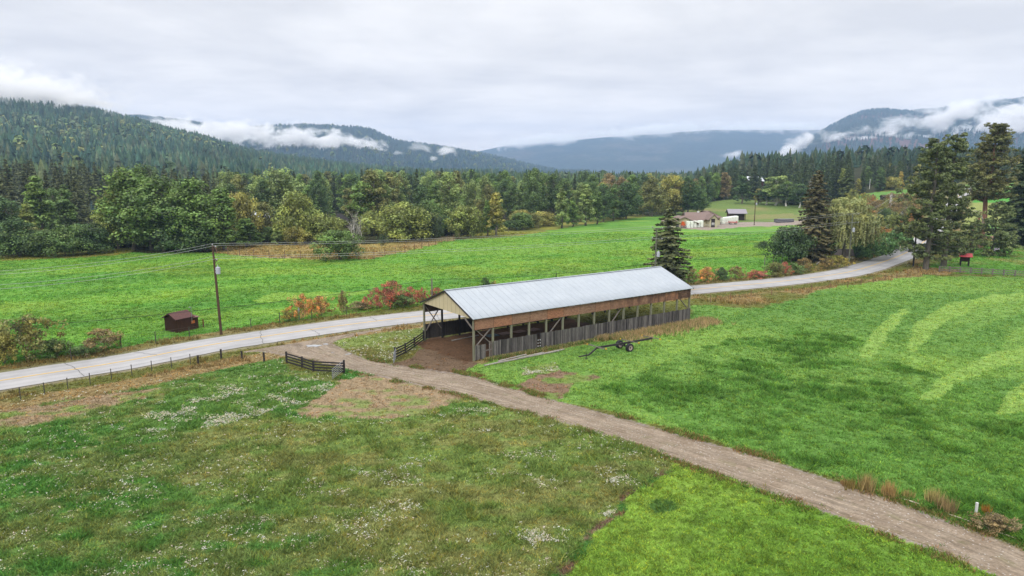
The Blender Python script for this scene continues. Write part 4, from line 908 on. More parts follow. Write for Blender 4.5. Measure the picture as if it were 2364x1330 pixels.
# ------------------------------------------------------------------ the wood behind the front edge
EDGE = [(-600,600),(-100,590),(60,560),(250,545),(430,560),(560,545),(640,535),(760,530),(860,535),(1000,530),(1080,528),(1200,518),(1320,508),(1440,498),(1620,480),(1700,462)]
EDGE = [at(*p) for p in EDGE]; eu = np.array([p.x / p.y for p in EDGE]); ey = np.array([p.y for p in EDGE])
gg = np.random.default_rng(77); placed = []
def free(x, y, d):
    for a, b, r_ in placed:
        if (a - x) ** 2 + (b - y) ** 2 < (d * r_) ** 2: return False
    return True
cand = []
while len(cand) < 9000:
    u = gg.uniform(-0.80, 0.33); y = math.sqrt(gg.uniform(150 ** 2, 640 ** 2)); y0 = np.interp(u, eu, ey)
    if y > y0 + 4 and y < 640: cand.append((u * y, y, y - y0))
for x, y, dd in cand:
    sp = 5.5 + 0.012 * dd * 1.2
    if len(placed) > 520: break
    if dd > 260 and gg.uniform() < .5: continue
    u = x / y
    if -0.66 < u < -0.55 and dd < 45: continue              # clearing with the blue spruces
    if -0.29 < u < -0.235 and dd < 35: continue             # yard with the little barn
    if free(x, y, sp): placed.append((x, y, 1.0))
placed.sort(key=lambda p: p[1])
nd_ = nc_ = 0; restx = []; WOOD = []
for x, y, _ in placed:
    u = x / y; z = h1(x, y); dd = y - np.interp(u, eu, ey)
    con_p = np.clip(0.12 + (dd - 60) / 170, 0, .9)
    if u < -0.42: con_p = np.clip(0.35 + dd / 60, 0, .96)
    if -0.42 < u < 0.05: con_p *= 0.75
    cap = topz(x, y, np.interp(u, [-.8, -.6, -.45, -.3, -.1, .1, .22, .33], [345, 372, 392, 390, 386, 390, 398, 400]) + (gg.uniform(-3, 16) if dd < 140 else gg.uniform(-4, 12)))
    if gg.uniform() < con_p:
        h = min(gg.uniform(17, 27), max(9, cap - z)); k_ = 'fir'; c = GR['con'] * gg.uniform(.85, 1.3) if u > -.35 or dd > 240 else GR['conb'] * gg.uniform(.75, 1.15); lab = 'dark conifer deep in the wood across the valley floor' if u > -.42 else 'brownish green conifer in the dense wood on the left slope'; grp = 'conifers in the valley wood' if u > -.42 else 'conifers in the left wood'; w = h * gg.uniform(.30, .38); nc_ += 1
    else:
        h = min(gg.uniform(15, 23), max(8, cap - z)); k_ = 'tallwood' if gg.uniform() < .55 else 'cotton'; pal = ['mid', 'dgreen', 'mid', 'olive', 'dgreen', 'green', 'pale'] if u < .12 else ['mid', 'dgreen', 'olive', 'gold', 'green', 'mid', 'brown']
        pk = pal[gg.integers(0, 7)]; c = GR[pk] * gg.uniform(.85, 1.15); w = h * gg.uniform(.42, .6)
        tone = {'mid': 'green', 'dgreen': 'dark green', 'olive': 'dull olive', 'green': 'light green', 'pale': 'pale grey-green', 'gold': 'yellowing', 'brown': 'rust-tinged'}[pk]
        side_ = 'left part' if u < -.35 else 'middle part' if u < 0 else 'right part'; lab = '%s broadleaf tree inside the %s of the valley wood' % (tone, side_); grp = '%s broadleaf trees, %s of the wood' % (tone, side_); nd_ += 1
    if (k_ == 'fir' and nc_ > 135) or (k_ != 'fir' and nd_ > 240): restx.append((x, y, z, h, 0 if k_ == 'fir' else 1, c)); continue
    WOOD.append((tree(k_, x, y, h, w, c, lab, 'tree', grp, z=z), ('dark ' if u > -.42 else 'brownish ') + 'conifer' if k_ == 'fir' else tone + ' broadleaf tree', x, y))
# everything further off: one mass per wood
g = np.random.default_rng(15)
X, Y = scatter(5200, -0.98, 0.34, 560, 1900, g); k = (Y > 640) | (g.uniform(0, 1, len(X)) < .6); X, Y = X[k], Y[k]; Z = H(X, Y); hillz = np.where(X / Y < -0.35, np.maximum(hz_hill(X, Y), Z), Z); k = (hillz - Z < 3); X, Y, Z = X[k], Y[k], Z[k]
isd = (g.uniform(0, 1, len(X)) < .06).astype(int); hh = g.uniform(16, 24, len(X)); cc = np.where(isd[:, None], DEC[g.integers(0, 5, len(X))] * .6, CON[g.integers(0, 4, len(X))])
if restx:
    X = np.append(X, [r_[0] for r_ in restx]); Y = np.append(Y, [r_[1] for r_ in restx]); Z = np.append(Z, [r_[2] for r_ in restx]); hh = np.append(hh, [r_[3] for r_ in restx]); isd = np.append(isd, [r_[4] for r_ in restx]); cc = np.concatenate([cc, [r_[5] for r_ in restx]])
far_trees('valley_forest', 'far dark forest filling the flat valley floor behind the nearer trees', 'forest', X, Y, Z, hh, isd.astype(int), cc, 4, 6)
# the wooded knoll on the right: nearest conifers one by one, the rest as a mass
gg = np.random.default_rng(91); kn = []; krest = []
KE = [at(*p) for p in [(1600,476),(1640,466),(1720,460),(1780,466),(1850,476),(1900,470),(1945,455),(2040,441),(2100,436),(2180,428),(2364,420),(2600,405)]]; ku = np.array([p.x / p.y for p in KE]); ky = np.array([p.y for p in KE]) + 4
tries = 0
while len(kn) < 330 and tries < 60000:
    tries += 1; u = gg.uniform(ku[0], 0.80); yf = np.interp(u, ku, ky); y = yf + 230 * gg.uniform() ** 1.6; x = u * y
    if all((a - x) ** 2 + (b - y) ** 2 > 30 for a, b, c in kn): kn.append((x, y, yf))
kn.sort(key=lambda p: p[1] - p[2])
for i, (x, y, yf) in enumerate(kn):
    z = h1(x, y); u = x / y; px_ = 1182 + F_PX * u * 1.0
    ct_ = np.interp(u, [.26, .3, .33, .4, .6, .7, 1.0], [385, 376, 360, 348, 344, 340, 330]) + gg.uniform(0, 20) + max(0, 22 - (y - yf) * .3)
    cap = topz(x, y, ct_) - z; h = max(9, min(gg.uniform(16, 25), cap)); br = gg.uniform(); con = br < .86 or (y - yf) > 60
    if -8 < x - at(1746, 432).x < 8 and 0 < at(1746, 432).y - y < 60: h = min(h, 5 + gg.uniform(0, 3))
    if i > 215: krest.append((x, y, z, h)); continue
    if con: c = GR['con'] * gg.uniform(.8, 1.3); tone = ['dark conifer', 'greyish green conifer'][i % 2]; c = c * (1.25 if i % 2 else 1.0); o_ = tree('fir' if gg.uniform() < .85 else 'spruce', x, y, h, h * gg.uniform(.30, .40), c, 'x', 'tree', 'conifers on the right knoll', z=z)
    else: tone = ['olive', 'yellowing', 'green'][i % 3] + ' broadleaf tree'; o_ = tree('tallwood', x, y, h * .8, h * .42, GR[['olive', 'gold', 'mid'][i % 3]], 'x', 'tree', 'broadleaf trees on the right knoll', z=z)
    WOOD.append((o_, tone, x, y))
LMK = [(75,'leftmost dark shrubs'),(135,'tall light green poplar'),(230,'row of dark shrubs at left'),(340,'tallest left cottonwood'),(430,'broad middle cottonwood at left'),(540,'right end of the cottonwood clump'),(600,'golden tree by the paddock'),(660,'pale sapling by the paddock'),(720,'large rounded yellow-green willow'),(800,'round bush at the paddock corner'),(870,'pair of aspens'),(1000,'biggest rounded willow bush'),(1110,'bend in the field edge'),(1180,'golden poplar'),(1270,'low green thicket'),(1340,'close pair of light poplars'),(1400,'tall pale poplar'),(1480,'slim dark poplar'),(1570,'lone fir'),(1660,'farm roofs'),(1730,'open shed with metal roof'),(1780,'white-roofed house'),(1860,'white-trunked aspens'),(1930,'big brownish spruce'),(1990,'weeping willow'),(2060,'upper field'),(2130,'yellow trees above the upper field'),(2230,'two big pines'),(2240,'mesh of wires between the pines'),(2280,'tall red-trunked pine'),(2330,'shorter dark pine'),(9999,'spruce at the right edge')]
ORD = ['nearest', 'second', 'third', 'fourth', 'fifth', 'sixth', 'seventh', 'eighth', 'ninth', 'tenth', 'eleventh', 'twelfth', 'thirteenth', 'fourteenth', 'fifteenth', 'sixteenth', 'seventeenth', 'eighteenth', 'nineteenth', 'twentieth', 'twenty-first', 'twenty-second', 'twenty-third']
grp_ = {}
for o_, tone, x, y in WOOD:
    px_ = 1182 + F_PX * x / (y * CP + CAM_H * SP); lm = next(n for lim, n in LMK if px_ < lim); grp_.setdefault((tone, lm), []).append((y, o_))
for (tone, lm), L_ in grp_.items():
    L_.sort(key=lambda q: q[0])
    for k_, (y, o_) in enumerate(L_): o_['label'] = ('%s %s behind the %s' % (ORD[min(k_, 22)], tone, lm)) if len(L_) > 1 else 'only %s in the wood behind the %s' % (tone, lm)
X, Y = scatter(3600, .27, 1.05, 560, 1250, g); Z = H(X, Y); hh = g.uniform(13, 22, len(X)); hh = np.minimum(hh, np.maximum(8, CAM_H + Y * (CP * (665 - 340) / F_PX - SP) / (CP + SP * (665 - 340) / F_PX) - Z + g.uniform(-6, 3, len(X))))
X = np.append(X, [p[0] for p in krest]); Y = np.append(Y, [p[1] for p in krest]); Z = np.append(Z, [p[2] for p in krest]); hh = np.append(hh, [p[3] for p in krest])
far_trees('knoll_forest', 'mass of conifers behind the first trees of the right knoll', 'forest', X, Y, Z, hh, (g.uniform(0, 1, len(X)) < .05).astype(int), CON[g.integers(0, 4, len(X))] * .85, 4, 8)
# ------------------------------------------------------------------ the open hay barn
def m_plank(name, a, b, dark, sc=1.0, axis=0, bands=0.16):
    """boards of one weathered wood, each board a slightly different tone"""
    t = NT(name); o = t.coord(); s = t.n('ShaderNodeSeparateXYZ', {0: o}); run = s.outputs[axis]
    board = t.math('FLOOR', t.math('DIVIDE', run, bands))
    wn_ = t.n('ShaderNodeTexWhiteNoise', {'W': board}, noise_dimensions='1D').outputs['Value']
    fr = t.math('FRACT', t.math('DIVIDE', run, bands)); gap = t.math('MAXIMUM', t.math('LESS_THAN', fr, 0.07), t.math('GREATER_THAN', fr, 0.95))
    g1 = t.noise(t.map(o, (9, 9, 0.8)), 2.0, 5, 0.7)
    wn_ = t.math('ADD', t.math('MULTIPLY', wn_, .45), t.math('MULTIPLY', t.mr(t.noise(t.map(o, (1.3, 1.3, .12)), 1.0, 5, .75), .3, .7), .55)); c = t.mix(t.math('POWER', wn_, 1.3), a, b); c = t.mix(t.mr(g1, 0.35, 0.65), c, t.scale(c, 0.55)); c = t.mix(t.math('MULTIPLY', gap, 0.5), c, dark)
    return t.pbr(c, 0.9, spec=0.1)
M_FENCEW = m_plank('weathered_boards', lin(54, 51, 52), lin(190, 184, 177), lin(22, 20, 21), bands=0.17)
M_POST = simple('greenish_treated_post', lin(146, 146, 122), 0.85, 0.2, 4, stretch=(1, 1, .2))
M_BRACE = simple('grey_timber', lin(140, 132, 124), 0.85, 0.2, 4)
M_DARKW = simple('black_stained_wood', lin(58, 54, 54), 0.85, 0.3, 5)
def m_ply():
    t = NT('weathered_plywood'); o = t.coord(); s = t.n('ShaderNodeSeparateXYZ', {0: o}); pan = t.math('FLOOR', t.math('DIVIDE', s.outputs[0], 2.46))
    wn_ = t.n('ShaderNodeTexWhiteNoise', {'W': pan}, noise_dimensions='1D').outputs['Value']
    n1 = t.noise(t.map(o, (1.5, 1, 6)), 2.2, 6, 0.75, 0.8); n2 = t.noise(t.map(o, (1, 1, .5)), 1.1, 4, 0.6)
    c = t.mix(wn_, lin(194, 140, 108, .66), lin(176, 144, 120, .66)); c = t.mix(t.mr(n1, 0.42, 0.62, 0, .75), c, lin(112, 74, 58)); 
    far = t.mr(s.outputs[0], 15, 26); c = t.mix(t.math('MULTIPLY', far, t.mr(n2, 0.42, 0.58)), c, lin(120, 92, 78))
    bl = t.math('MULTIPLY', t.math('GREATER_THAN', wn_, 0.78), t.mr(n1, 0.35, 0.55, 0.2, .8)); c = t.mix(t.math('MULTIPLY', bl, far), c, lin(76, 58, 52))
    fr = t.math('FRACT', t.math('DIVIDE', s.outputs[0], 2.46)); c = t.mix(t.math('MULTIPLY', t.math('LESS_THAN', fr, 0.02), .7), c, lin(60, 40, 34))
    return t.pbr(c, 0.85, spec=0.15)
M_PLY = m_ply()
def m_roof():
    t = NT('corrugated_steel'); o = t.coord(); s = t.n('ShaderNodeSeparateXYZ', {0: o})
    n1 = t.noise(t.map(o, (1, 1, 1)), 0.5, 4, 0.6); n2 = t.noise(t.map(o, (1.2, .25, 1)), 3, 3, 0.6)
    c = t.mix(t.mr(n1, 0.3, 0.7), lin(206, 216, 226, .52), lin(218, 227, 235, .52)); c = t.scale(c, t.mr(n2, .3, .7, .93, 1.05)); c = t.mix(t.math('MULTIPLY', t.mr(t.noise(t.map(o, (2.2, .15, 1)), 1.6, 5, .7), .6, .8), .22), c, lin(150, 140, 132))
    fr = t.math('FRACT', t.math('DIVIDE', s.outputs[0], 0.92)); c = t.mix(t.math('MULTIPLY', t.math('LESS_THAN', fr, 0.07), .4), c, lin(110, 118, 130))
    fy = t.math('FRACT', t.math('DIVIDE', s.outputs[1], 0.8)); dots = t.math('MULTIPLY', t.math('LESS_THAN', fy, 0.05), t.math('LESS_THAN', t.math('FRACT', t.math('DIVIDE', s.outputs[0], 0.23)), .3)); c = t.mix(t.math('MULTIPLY', dots, .3), c, lin(120, 128, 138))
    return t.pbr(c, 0.42, metal=0.15, spec=0.4)
M_ROOF = m_roof()
M_CREAM = None
t = NT('cream_siding'); o_ = t.coord(); s_ = t.n('ShaderNodeSeparateXYZ', {0: o_}); fr = t.math('FRACT', t.math('DIVIDE', s_.outputs[1], 0.9))
M_CREAM = t.pbr(t.mix(t.math('LESS_THAN', fr, 0.06), t.mix(t.mr(t.noise(o_, 1.2, 4), .3, .7), lin(222, 208, 168), lin(232, 220, 182)), lin(168, 158, 130)), 0.6)
M_TRIM = simple('dark_trim', lin(52, 48, 48), 0.6, 0.1)
M_WHITEP = simple('white_paint', lin(225, 225, 222, .75), 0.6, 0.06); M_GALV = simple('galvanised_pipe', lin(178, 182, 188), 0.4, 0.1, metal=0.5)

barn = thing('hay_barn', 'long open-sided barn with pale corrugated metal roof and weathered plywood band beside the road', 'barn', (BA.x, BA.y, 0), BROT)
EZ, RZ, OV, OL = 4.72, 6.97, 0.38, 0.32
NP = 15; bay = BL / (NP - 1)
# roof: two corrugated slopes with real ribs
for nm, side in (('roof', -1), ('roof', 1)):
    nx = int((BL + 2 * OL) / 0.115); xs = np.linspace(-OL, BL + OL, nx + 1); rib = 0.022 * np.where(np.arange(nx + 1) % 2 == 0, 1.0, 0.0)
    y_e = -OV if side < 0 else BW + OV; z_e = EZ - 0.03
    rows = [(BW / 2, RZ)] + [((BW / 2) * (1 - q) + y_e * q, RZ * (1 - q) + z_e * q) for q in (.33, .66, 1)]
    V = []
    for yy, zz in rows:
        for x_, r_ in zip(xs, rib): V.append((x_, yy, zz + r_))
    m_ = nx + 1; V = np.array(V); base = V.copy(); base[:, 2] -= 0.06; VV = np.concatenate([V, base]); n0 = len(V)
    I = np.arange(n0).reshape(len(rows), m_); F = np.stack([I[:-1, :-1], I[1:, :-1], I[1:, 1:], I[:-1, 1:]], -1).reshape(-1, 4)
    F2 = F[:, ::-1] + n0; e_ = I[-1]; F3 = np.stack([e_[:-1], e_[:-1] + n0, e_[1:] + n0, e_[1:]], -1); e0 = I[:, 0]; F4 = np.stack([e0[:-1], e0[:-1] + n0, e0[1:] + n0, e0[1:]], -1); e1 = I[:, -1]; F5 = np.stack([e1[:-1], e1[1:], e1[1:] + n0, e1[:-1] + n0], -1)
    link(nm, npmesh(nm, VV, np.concatenate([F, F2, F3, F4, F5]), M_ROOF), barn)
mb = MB(); mb.beam((-OL - .01, BW / 2, RZ + .03), (BL + OL + .01, BW / 2, RZ + .03), .34, .035); mb.build('ridge_cap', M_ROOF, barn)
mb = MB()
for x_ in (-OL - .03, BL + OL + .03):
    for y_ in (-OV, BW + OV): mb.beam((x_, y_, EZ - .09), (x_, BW / 2, RZ - .06), .05, .17)
mb.build('bargeboard', M_TRIM, barn)
for x_ in (-.06, BL + .06):
    mb = MB(); th = .03; P = [(-.02, EZ - .1), (BW + .02, EZ - .1), (BW / 2, RZ - .12)]
    mb.quadmesh([(x_ - th, a, b) for a, b in P] + [(x_ + th, a, b) for a, b in P], [(0, 2, 1), (3, 4, 5), (0, 1, 4, 3), (1, 2, 5, 4), (2, 0, 3, 5)]); mb.build('gable_panel', M_CREAM, barn)
mb = MB()
for i in range(NP):
    x_ = i * bay
    if 0 < i < NP - 1:
        mb.beam((x_, -.28, EZ - .12), (x_, BW / 2, RZ - .2), .09, .16); mb.beam((x_, BW + .28, EZ - .12), (x_, BW / 2, RZ - .2), .09, .16); mb.beam((x_, 0, EZ - .25), (x_, BW, EZ - .25), .08, .18)
        mb.beam((x_, BW * .3, EZ - .2), (x_, BW / 2, RZ - .3), .06, .1); mb.beam((x_, BW * .7, EZ - .2), (x_, BW / 2, RZ - .3), .06, .1)
for q in range(7):
    for sd_ in (0, 1): y_ = (q + .5) / 7 * BW / 2; z_ = EZ + (RZ - EZ) * (q + .5) / 7 - .1; y_ = y_ if sd_ == 0 else BW - y_; mb.beam((0, y_, z_), (BL, y_, z_), .05, .05)
mb.build('roof_truss', M_DARKW, barn)
for i in range(NP):
    mb = MB(); mb.box((i * bay - .1, -.1, -.3), (i * bay + .1, .1, EZ - .15)); mb.build('post', M_POST, barn)
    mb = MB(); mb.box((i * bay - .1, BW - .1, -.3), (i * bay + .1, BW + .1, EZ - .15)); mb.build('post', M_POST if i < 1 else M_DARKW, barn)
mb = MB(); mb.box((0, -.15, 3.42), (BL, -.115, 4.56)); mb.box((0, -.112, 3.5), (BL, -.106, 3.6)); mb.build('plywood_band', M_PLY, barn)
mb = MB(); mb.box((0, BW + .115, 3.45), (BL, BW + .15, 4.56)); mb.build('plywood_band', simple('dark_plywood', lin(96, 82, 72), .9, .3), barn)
mb = MB()
for i in range(40): x_ = BL - 14 + i * .7; (mb.box((x_, -.32, 4.57), (x_ + .14, -.02, 4.66)) if x_ < BL else None)
mb.build('blocking', M_DARKW, barn)
# board fence along the near side, two runs with a narrow opening
gf = np.random.default_rng(8)
def boards(x0, x1, y, z0, z1, mat, parent, w=.17, ragged=.04, name='board_fence'):
    mb = MB(); x_ = x0
    while x_ < x1 - .03:
        ww = min(w, x1 - x_); mb.box((x_ + .006, y - .02 + gf.uniform(-.008, .008), z0 + gf.uniform(0, .05)), (x_ + ww - .006, y + .02, z1 + gf.uniform(-ragged, ragged))); x_ += w
    for z_ in (z0 + .35, z1 - .3): mb.box((x0, y + .022, z_), (x1, y + .07, z_ + .12))
    return mb.build(name, mat, parent)
boards(bay * .99, bay * 3.42, -.16, 0.02, 1.9, M_FENCEW, barn); boards(bay * 3.62, BL + .1, -.16, 0.02, 1.9, M_FENCEW, barn)
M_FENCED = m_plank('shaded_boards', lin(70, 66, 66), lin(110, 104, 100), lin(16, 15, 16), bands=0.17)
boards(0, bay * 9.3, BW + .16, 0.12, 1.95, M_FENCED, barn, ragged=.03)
mb = MB()
for z_ in (.5, .9, 1.3, 1.7): mb.box((bay * 4.2, BW - .22, z_), (bay * 9, BW - .17, z_ + .1))
mb.build('feed_rail', M_BRACE, barn)
mb = MB()
for z_ in (.45, .85, 1.2, 1.55): mb.beam((.15, -.13, z_), (1.35, -.13, z_), .03, .14)
for x_ in (.15, .75, 1.35): mb.beam((x_, -.17, .1), (x_, -.17, 1.75), .1, .03)
mb.box((.1, -.12, .1), (1.4, -.09, 1.7)); mb.build('gate_panel', M_FENCEW, barn)
mb = MB(); mb.beam((1.95, -.16, 0), (1.95, -.16, 1.95), .12); mb.beam((2.2, -.2, 0), (2.2, -.2, 1.95), .08); mb.beam((1.4, -.15, 1.0), (2.2, -.15, 1.0), .05, .09); mb.build('gate_frame', M_BRACE, barn)
for x_ in (3.46, 3.58):
    mb = MB(); mb.beam((bay * x_, -.2, 0), (bay * x_, -.2, 2.0), .07); mb.build('gate_stile', M_DARKW, barn)
    mb = MB(); [mb.box((bay * x_ - .05, -.26, z_), (bay * x_ + .05, -.235, z_ + .12)) for z_ in (.4, .75, 1.1)]; mb.build('white_hinge', M_WHITEP, barn)
def xbrace(x0, x1, y, z0, z1, both=True):
    mb = MB(); mb.beam((x0, y - .05, z0), (x1, y - .05, z1), .09, .14, up=(0, 1, 0)); 
    if both: mb.beam((x0, y + .06, z1), (x1, y + .06, z0), .09, .14, up=(0, 1, 0))
    mb.build('brace', M_BRACE, barn)
xbrace(.3, bay - .1, .12, 1.55, 3.45); xbrace(.2, bay - .1, BW, 1.2, 4.2)
xbrace(bay * 4.1, bay * 5, .12, 1.4, 3.5, False); xbrace(bay * 4.35, bay * 5.1, BW - .2, 3.4, 1.6, False)
xbrace(bay * 8.1, bay * 8.95, .12, 1.4, 3.6, False); xbrace(bay * 13.2, bay * 13.9, .12, 3.5, 1.9, False)
mb = MB(); mb.beam((0, .15, 3.5), (0, 1.9, EZ - .25), .1, .14); mb.build('brace', M_BRACE, barn)
# mats and boards on the barn floor
for i, (x_, y_, c_) in enumerate([(8.0, 8.6, 0), (9.9, 8.5, 1), (12.0, 8.3, 1), (14.2, 8.2, 1)]):
    mb = MB(); mb.box((-.75, -.55, 0), (.75, .55, .05)); mb.box((-.8, -.6, .05), (.8, .6, .075)); q = BA + BX * x_ + BY * y_
    o = mb.build('floor_mat', simple('faded_mat', lin(160, 130, 118) if c_ else lin(110, 130, 140), .9, .15)); o.location = (q.x, q.y, .01); o.rotation_euler = (0, 0, BROT + .1 * i)
    tag(o, ['bluish grey mat on the barn floor, leftmost in the row', 'brown mat on the barn floor, second from the left in the row', 'pinkish brown mat on the barn floor, third from the left', 'pale brown mat on the barn floor, rightmost in the row'][i], 'mat', 'mats on the barn floor')
M_POLEW = simple('pale_planks', lin(186, 180, 170), .85, .2, 3)
for i, (a, b, lb) in enumerate([((1205, 829), (1302, 808), 'long pale plank in the grass before the barn, upper of the stack'), ((1118, 846), (1290, 812), 'longest pale plank in the grass before the barn'), ((1150, 838), (1215, 822), 'short pale plank at the left end of the stack by the barn'), ((1195, 832), (1255, 818), 'flat grey plank lying in the middle of the stack by the barn')]):
    p = at(*a); q = at(*b); mb = MB(); L = (q - p).length; mb.box((0, -.09, 0), (L, .09, .09)); mb.box((L * .1, .11, 0), (L * .97, .2, .07))
    o = mb.build('plank', M_POLEW); o.location = (p.x, p.y, .03 + .03 * i); o.rotation_euler = (0, 0, math.atan2((q - p).y, (q - p).x)); tag(o, lb, 'plank', 'planks in the grass before the barn')
p = BA + BX * 2.5 + BY * (BW - 2.2); mb = MB(); mb.box((0, -.06, 0), (4.2, .06, .09)); o = mb.build('plank', M_POLEW); o.location = (p.x, p.y, .02); o.rotation_euler = (0, 0, BROT + .12); tag(o, 'pale plank lying inside the barn near its dark rear wall', 'plank')

# ------------------------------------------------------------------ hay trailer frame in the grass
M_STEEL = simple('rusty_dark_steel', lin(70, 64, 66), .6, .3, 3, metal=.3); M_TYRE = simple('tyre_rubber', lin(48, 48, 52), .85, .15); M_RIM = simple('pale_rim', lin(205, 182, 172), .6, .2)
w1 = at(1453, 812); w2 = at(1431, 809.5); a_ = Vector(G(1378, 803, .85)); b_ = Vector(G(1506, 781, .9)); c_ = Vector(G(1359, 819, .45)); d_ = Vector(G(1336, 823, .4))
tr = thing('trailer_frame', 'bare hay trailer frame on two black wheels standing in the grass before the barn', 'trailer', (w1.x, w1.y, 0)); O = Vector((w1.x, w1.y, 0))
ax = (b_ - a_); bd = Vector((ax.x, ax.y, 0)).normalized(); nrm = Vector((bd.y, -bd.x, 0))
mb = MB(); A3 = Vector((a_.x, a_.y, .85)) - O; B3 = Vector((b_.x, b_.y, .9)) - O; mb.beam(A3, B3, .14, .2); mb.build('main_beam', M_STEEL, tr)
mb = MB(); C3 = Vector((c_.x, c_.y, .42)) - O; D3 = Vector((d_.x, d_.y, .38)) - O; mb.beam(A3, C3, .12, .16); mb.beam(C3, D3, .1, .12); mb.build('tongue', M_STEEL, tr)
mb = MB(); J = C3 * .75 + D3 * .25; mb.tube([(J.x, J.y, 0), (J.x, J.y, .7)], .04, 6); mb.box((J.x - .12, J.y - .12, 0), (J.x + .12, J.y + .12, .03)); mb.build('jack_stand', M_STEEL, tr)
M_YEL2 = simple('yellow_tip', lin(225, 180, 60), .6, .1)
for f_, L_ in ((.0, 1.35), (.58, 1.3), (.98, 1.25)):
    Cc = A3.lerp(B3, f_); dz = Vector((0, 0, .14)); mb = MB(); e1 = Cc + nrm * L_ + dz + bd * .2; e2 = Cc - nrm * L_ + dz - bd * .3; mb.beam(e1, e2, .05, .08)
    if f_ == 0: mb.beam(e1 + bd * -.35, e2 + bd * .3, .04, .05)
    cb_ = mb.build('cross_bar', M_BRACE, tr); mb = MB()
    for e_ in (e1, e2): mb.box((e_.x - .08, e_.y - .08, e_.z - .06), (e_.x + .08, e_.y + .08, e_.z + .08))
    mb.build('bar_tip', M_YEL2, cb_)
def wheel(c, axis, r, w, parent):
    t_ = axis.normalized(); n = 22; prof = [(-w/2, r*.62), (-w/2, r*.9), (-w*.36, r), (w*.36, r), (w/2, r*.9), (w/2, r*.62)]; up = Vector((0, 0, 1)); s_ = t_.cross(up).normalized(); mb = MB(); vs = []
    for k in range(n):
        a = 2*math.pi*k/n
        for o_, rr in prof: vs.append(c + t_*o_ + (s_*math.cos(a) + up*math.sin(a)) * (rr + (.012*r if k % 2 and rr == r else 0)))
    m = len(prof); fs = [(k*m+j, k*m+j+1, ((k+1)%n)*m+j+1, ((k+1)%n)*m+j) for k in range(n) for j in range(m-1)]; mb.quadmesh(vs, fs); wh = mb.build('wheel', M_TYRE, parent)
    mb = MB(); vs = [c - t_*w*.25, c + t_*w*.25]; 
    for o_ in (-w*.42, w*.42):
        for k in range(n): a = 2*math.pi*k/n; vs.append(c + t_*o_ + (s_*math.cos(a) + up*math.sin(a)) * r*.64)
    fs = [(0, 2+k, 2+(k+1)%n) for k in range(n)] + [(1, 2+n+(k+1)%n, 2+n+k) for k in range(n)]; mb.quadmesh(vs, fs); mb.build('rim', M_RIM, wh)
    mb = MB(); mb.tube([c - t_*w*.5, c + t_*w*.5], r*.16, 8); mb.build('hub', M_STEEL, wh)
r_ = .47; wheel(Vector((0, 0, r_)), nrm, r_, .42, tr); wd = (w2 - w1); wd.z = 0; e2 = -nrm * 1.75; wheel(Vector((e2.x, e2.y, r_)), nrm, r_, .42, tr)
mb = MB(); mb.beam((0, 0, r_), (e2.x, e2.y, r_), .1); q = e2 * .5; mb.beam((q.x, q.y, r_), (q.x, q.y, .78), .2, .2); mb.build('axle', M_STEEL, tr)

# ------------------------------------------------------------------ fences
def bfence(name, label, pts, post_h, rails, mat, cat='fence', pw=.12, rw=.14, rt=.04, post_mat=None, post_tops=None, group=None, wire=False, rail_mat=None):
    """posts at the given ground points, rails at the given heights"""
    o = Vector((pts[0][0], pts[0][1], h1(pts[0][0], pts[0][1]))); f = thing(name, label, cat, o, 0, group); P = [Vector((p[0], p[1], h1(p[0], p[1]))) - o for p in pts]
    for i, p in enumerate(P):
        mb = MB(); ph = post_tops[i] if post_tops else post_h; mb.beam(p - Vector((0, 0, .25)), p + Vector((0, 0, ph)), pw, pw); mb.build('post', post_mat or mat, f)
    for z_ in rails:
        mb = MB()
        for a, b in zip(P[:-1], P[1:]):
            d = (b - a).normalized(); n_ = Vector((d.y, -d.x, 0)) * (pw / 2 + rt / 2 + .003)
            if wire: mb.tube([a + Vector((0, 0, z_)), (a + b) / 2 + Vector((0, 0, z_ - .02)), b + Vector((0, 0, z_))], rt, 3, cap=False)
            else: mb.beam(a + n_ + Vector((0, 0, z_)), b + n_ + Vector((0, 0, z_)), rt, rw)
        mb.build('wire' if wire else 'rail', rail_mat or mat, f)
    return f
def interp(pts, n):
    P = [np.array(at(*p)[:2]) for p in pts]; L = np.cumsum([0] + [np.linalg.norm(b - a) for a, b in zip(P[:-1], P[1:])]); s = np.linspace(0, L[-1], n)
    return [(float(np.interp(q, L, [p[0] for p in P])), float(np.interp(q, L, [p[1] for p in P]))) for q in s]
bfence('board_fence', 'black board fence left of the drive ending at the open pipe gate', [G(662,838), G(698,849), G(724,858), G(795,862)], 1.15, (.2, .5, .8, 1.08), M_DARKW, post_tops=[1.25, 1.2, 1.15, 1.4], pw=.17, rw=.15)
bfence('board_fence', 'black board fence running from the drive gate up to the corner of the barn', [G(912,828), G(936,816), G(957,802), G(978,786)], 1.2, (.2, .5, .8, 1.1), M_DARKW, post_tops=[1.3, 1.2, 1.2, 1.25], pw=.17, rw=.15)
def pipe_gate(a, b, label, z0=.25):
    a = Vector((*a, 0)); b = Vector((*b, 0)); g_ = thing('pipe_gate', label, 'gate', a); d = b - a; mb = MB()
    for k in range(6): z_ = z0 + k * .19; mb.tube([Vector((0, 0, z_)), d + Vector((0, 0, z_))], .028, 6)
    mb.build('gate_rail', M_GALV, g_); mb = MB()
    for s_ in (0.0, .5, 1.0): q = d * s_; mb.tube([q + Vector((0, 0, z0 - .03)), q + Vector((0, 0, z0 + .98))], .032, 6)
    mb.build('gate_upright', M_GALV, g_)
pipe_gate(G(793,860), G(768,880), 'grey pipe gate standing open beside the left fence of the drive'); pipe_gate(G(914,830), G(909,843), 'grey pipe gate standing open beside the fence that leads to the barn')
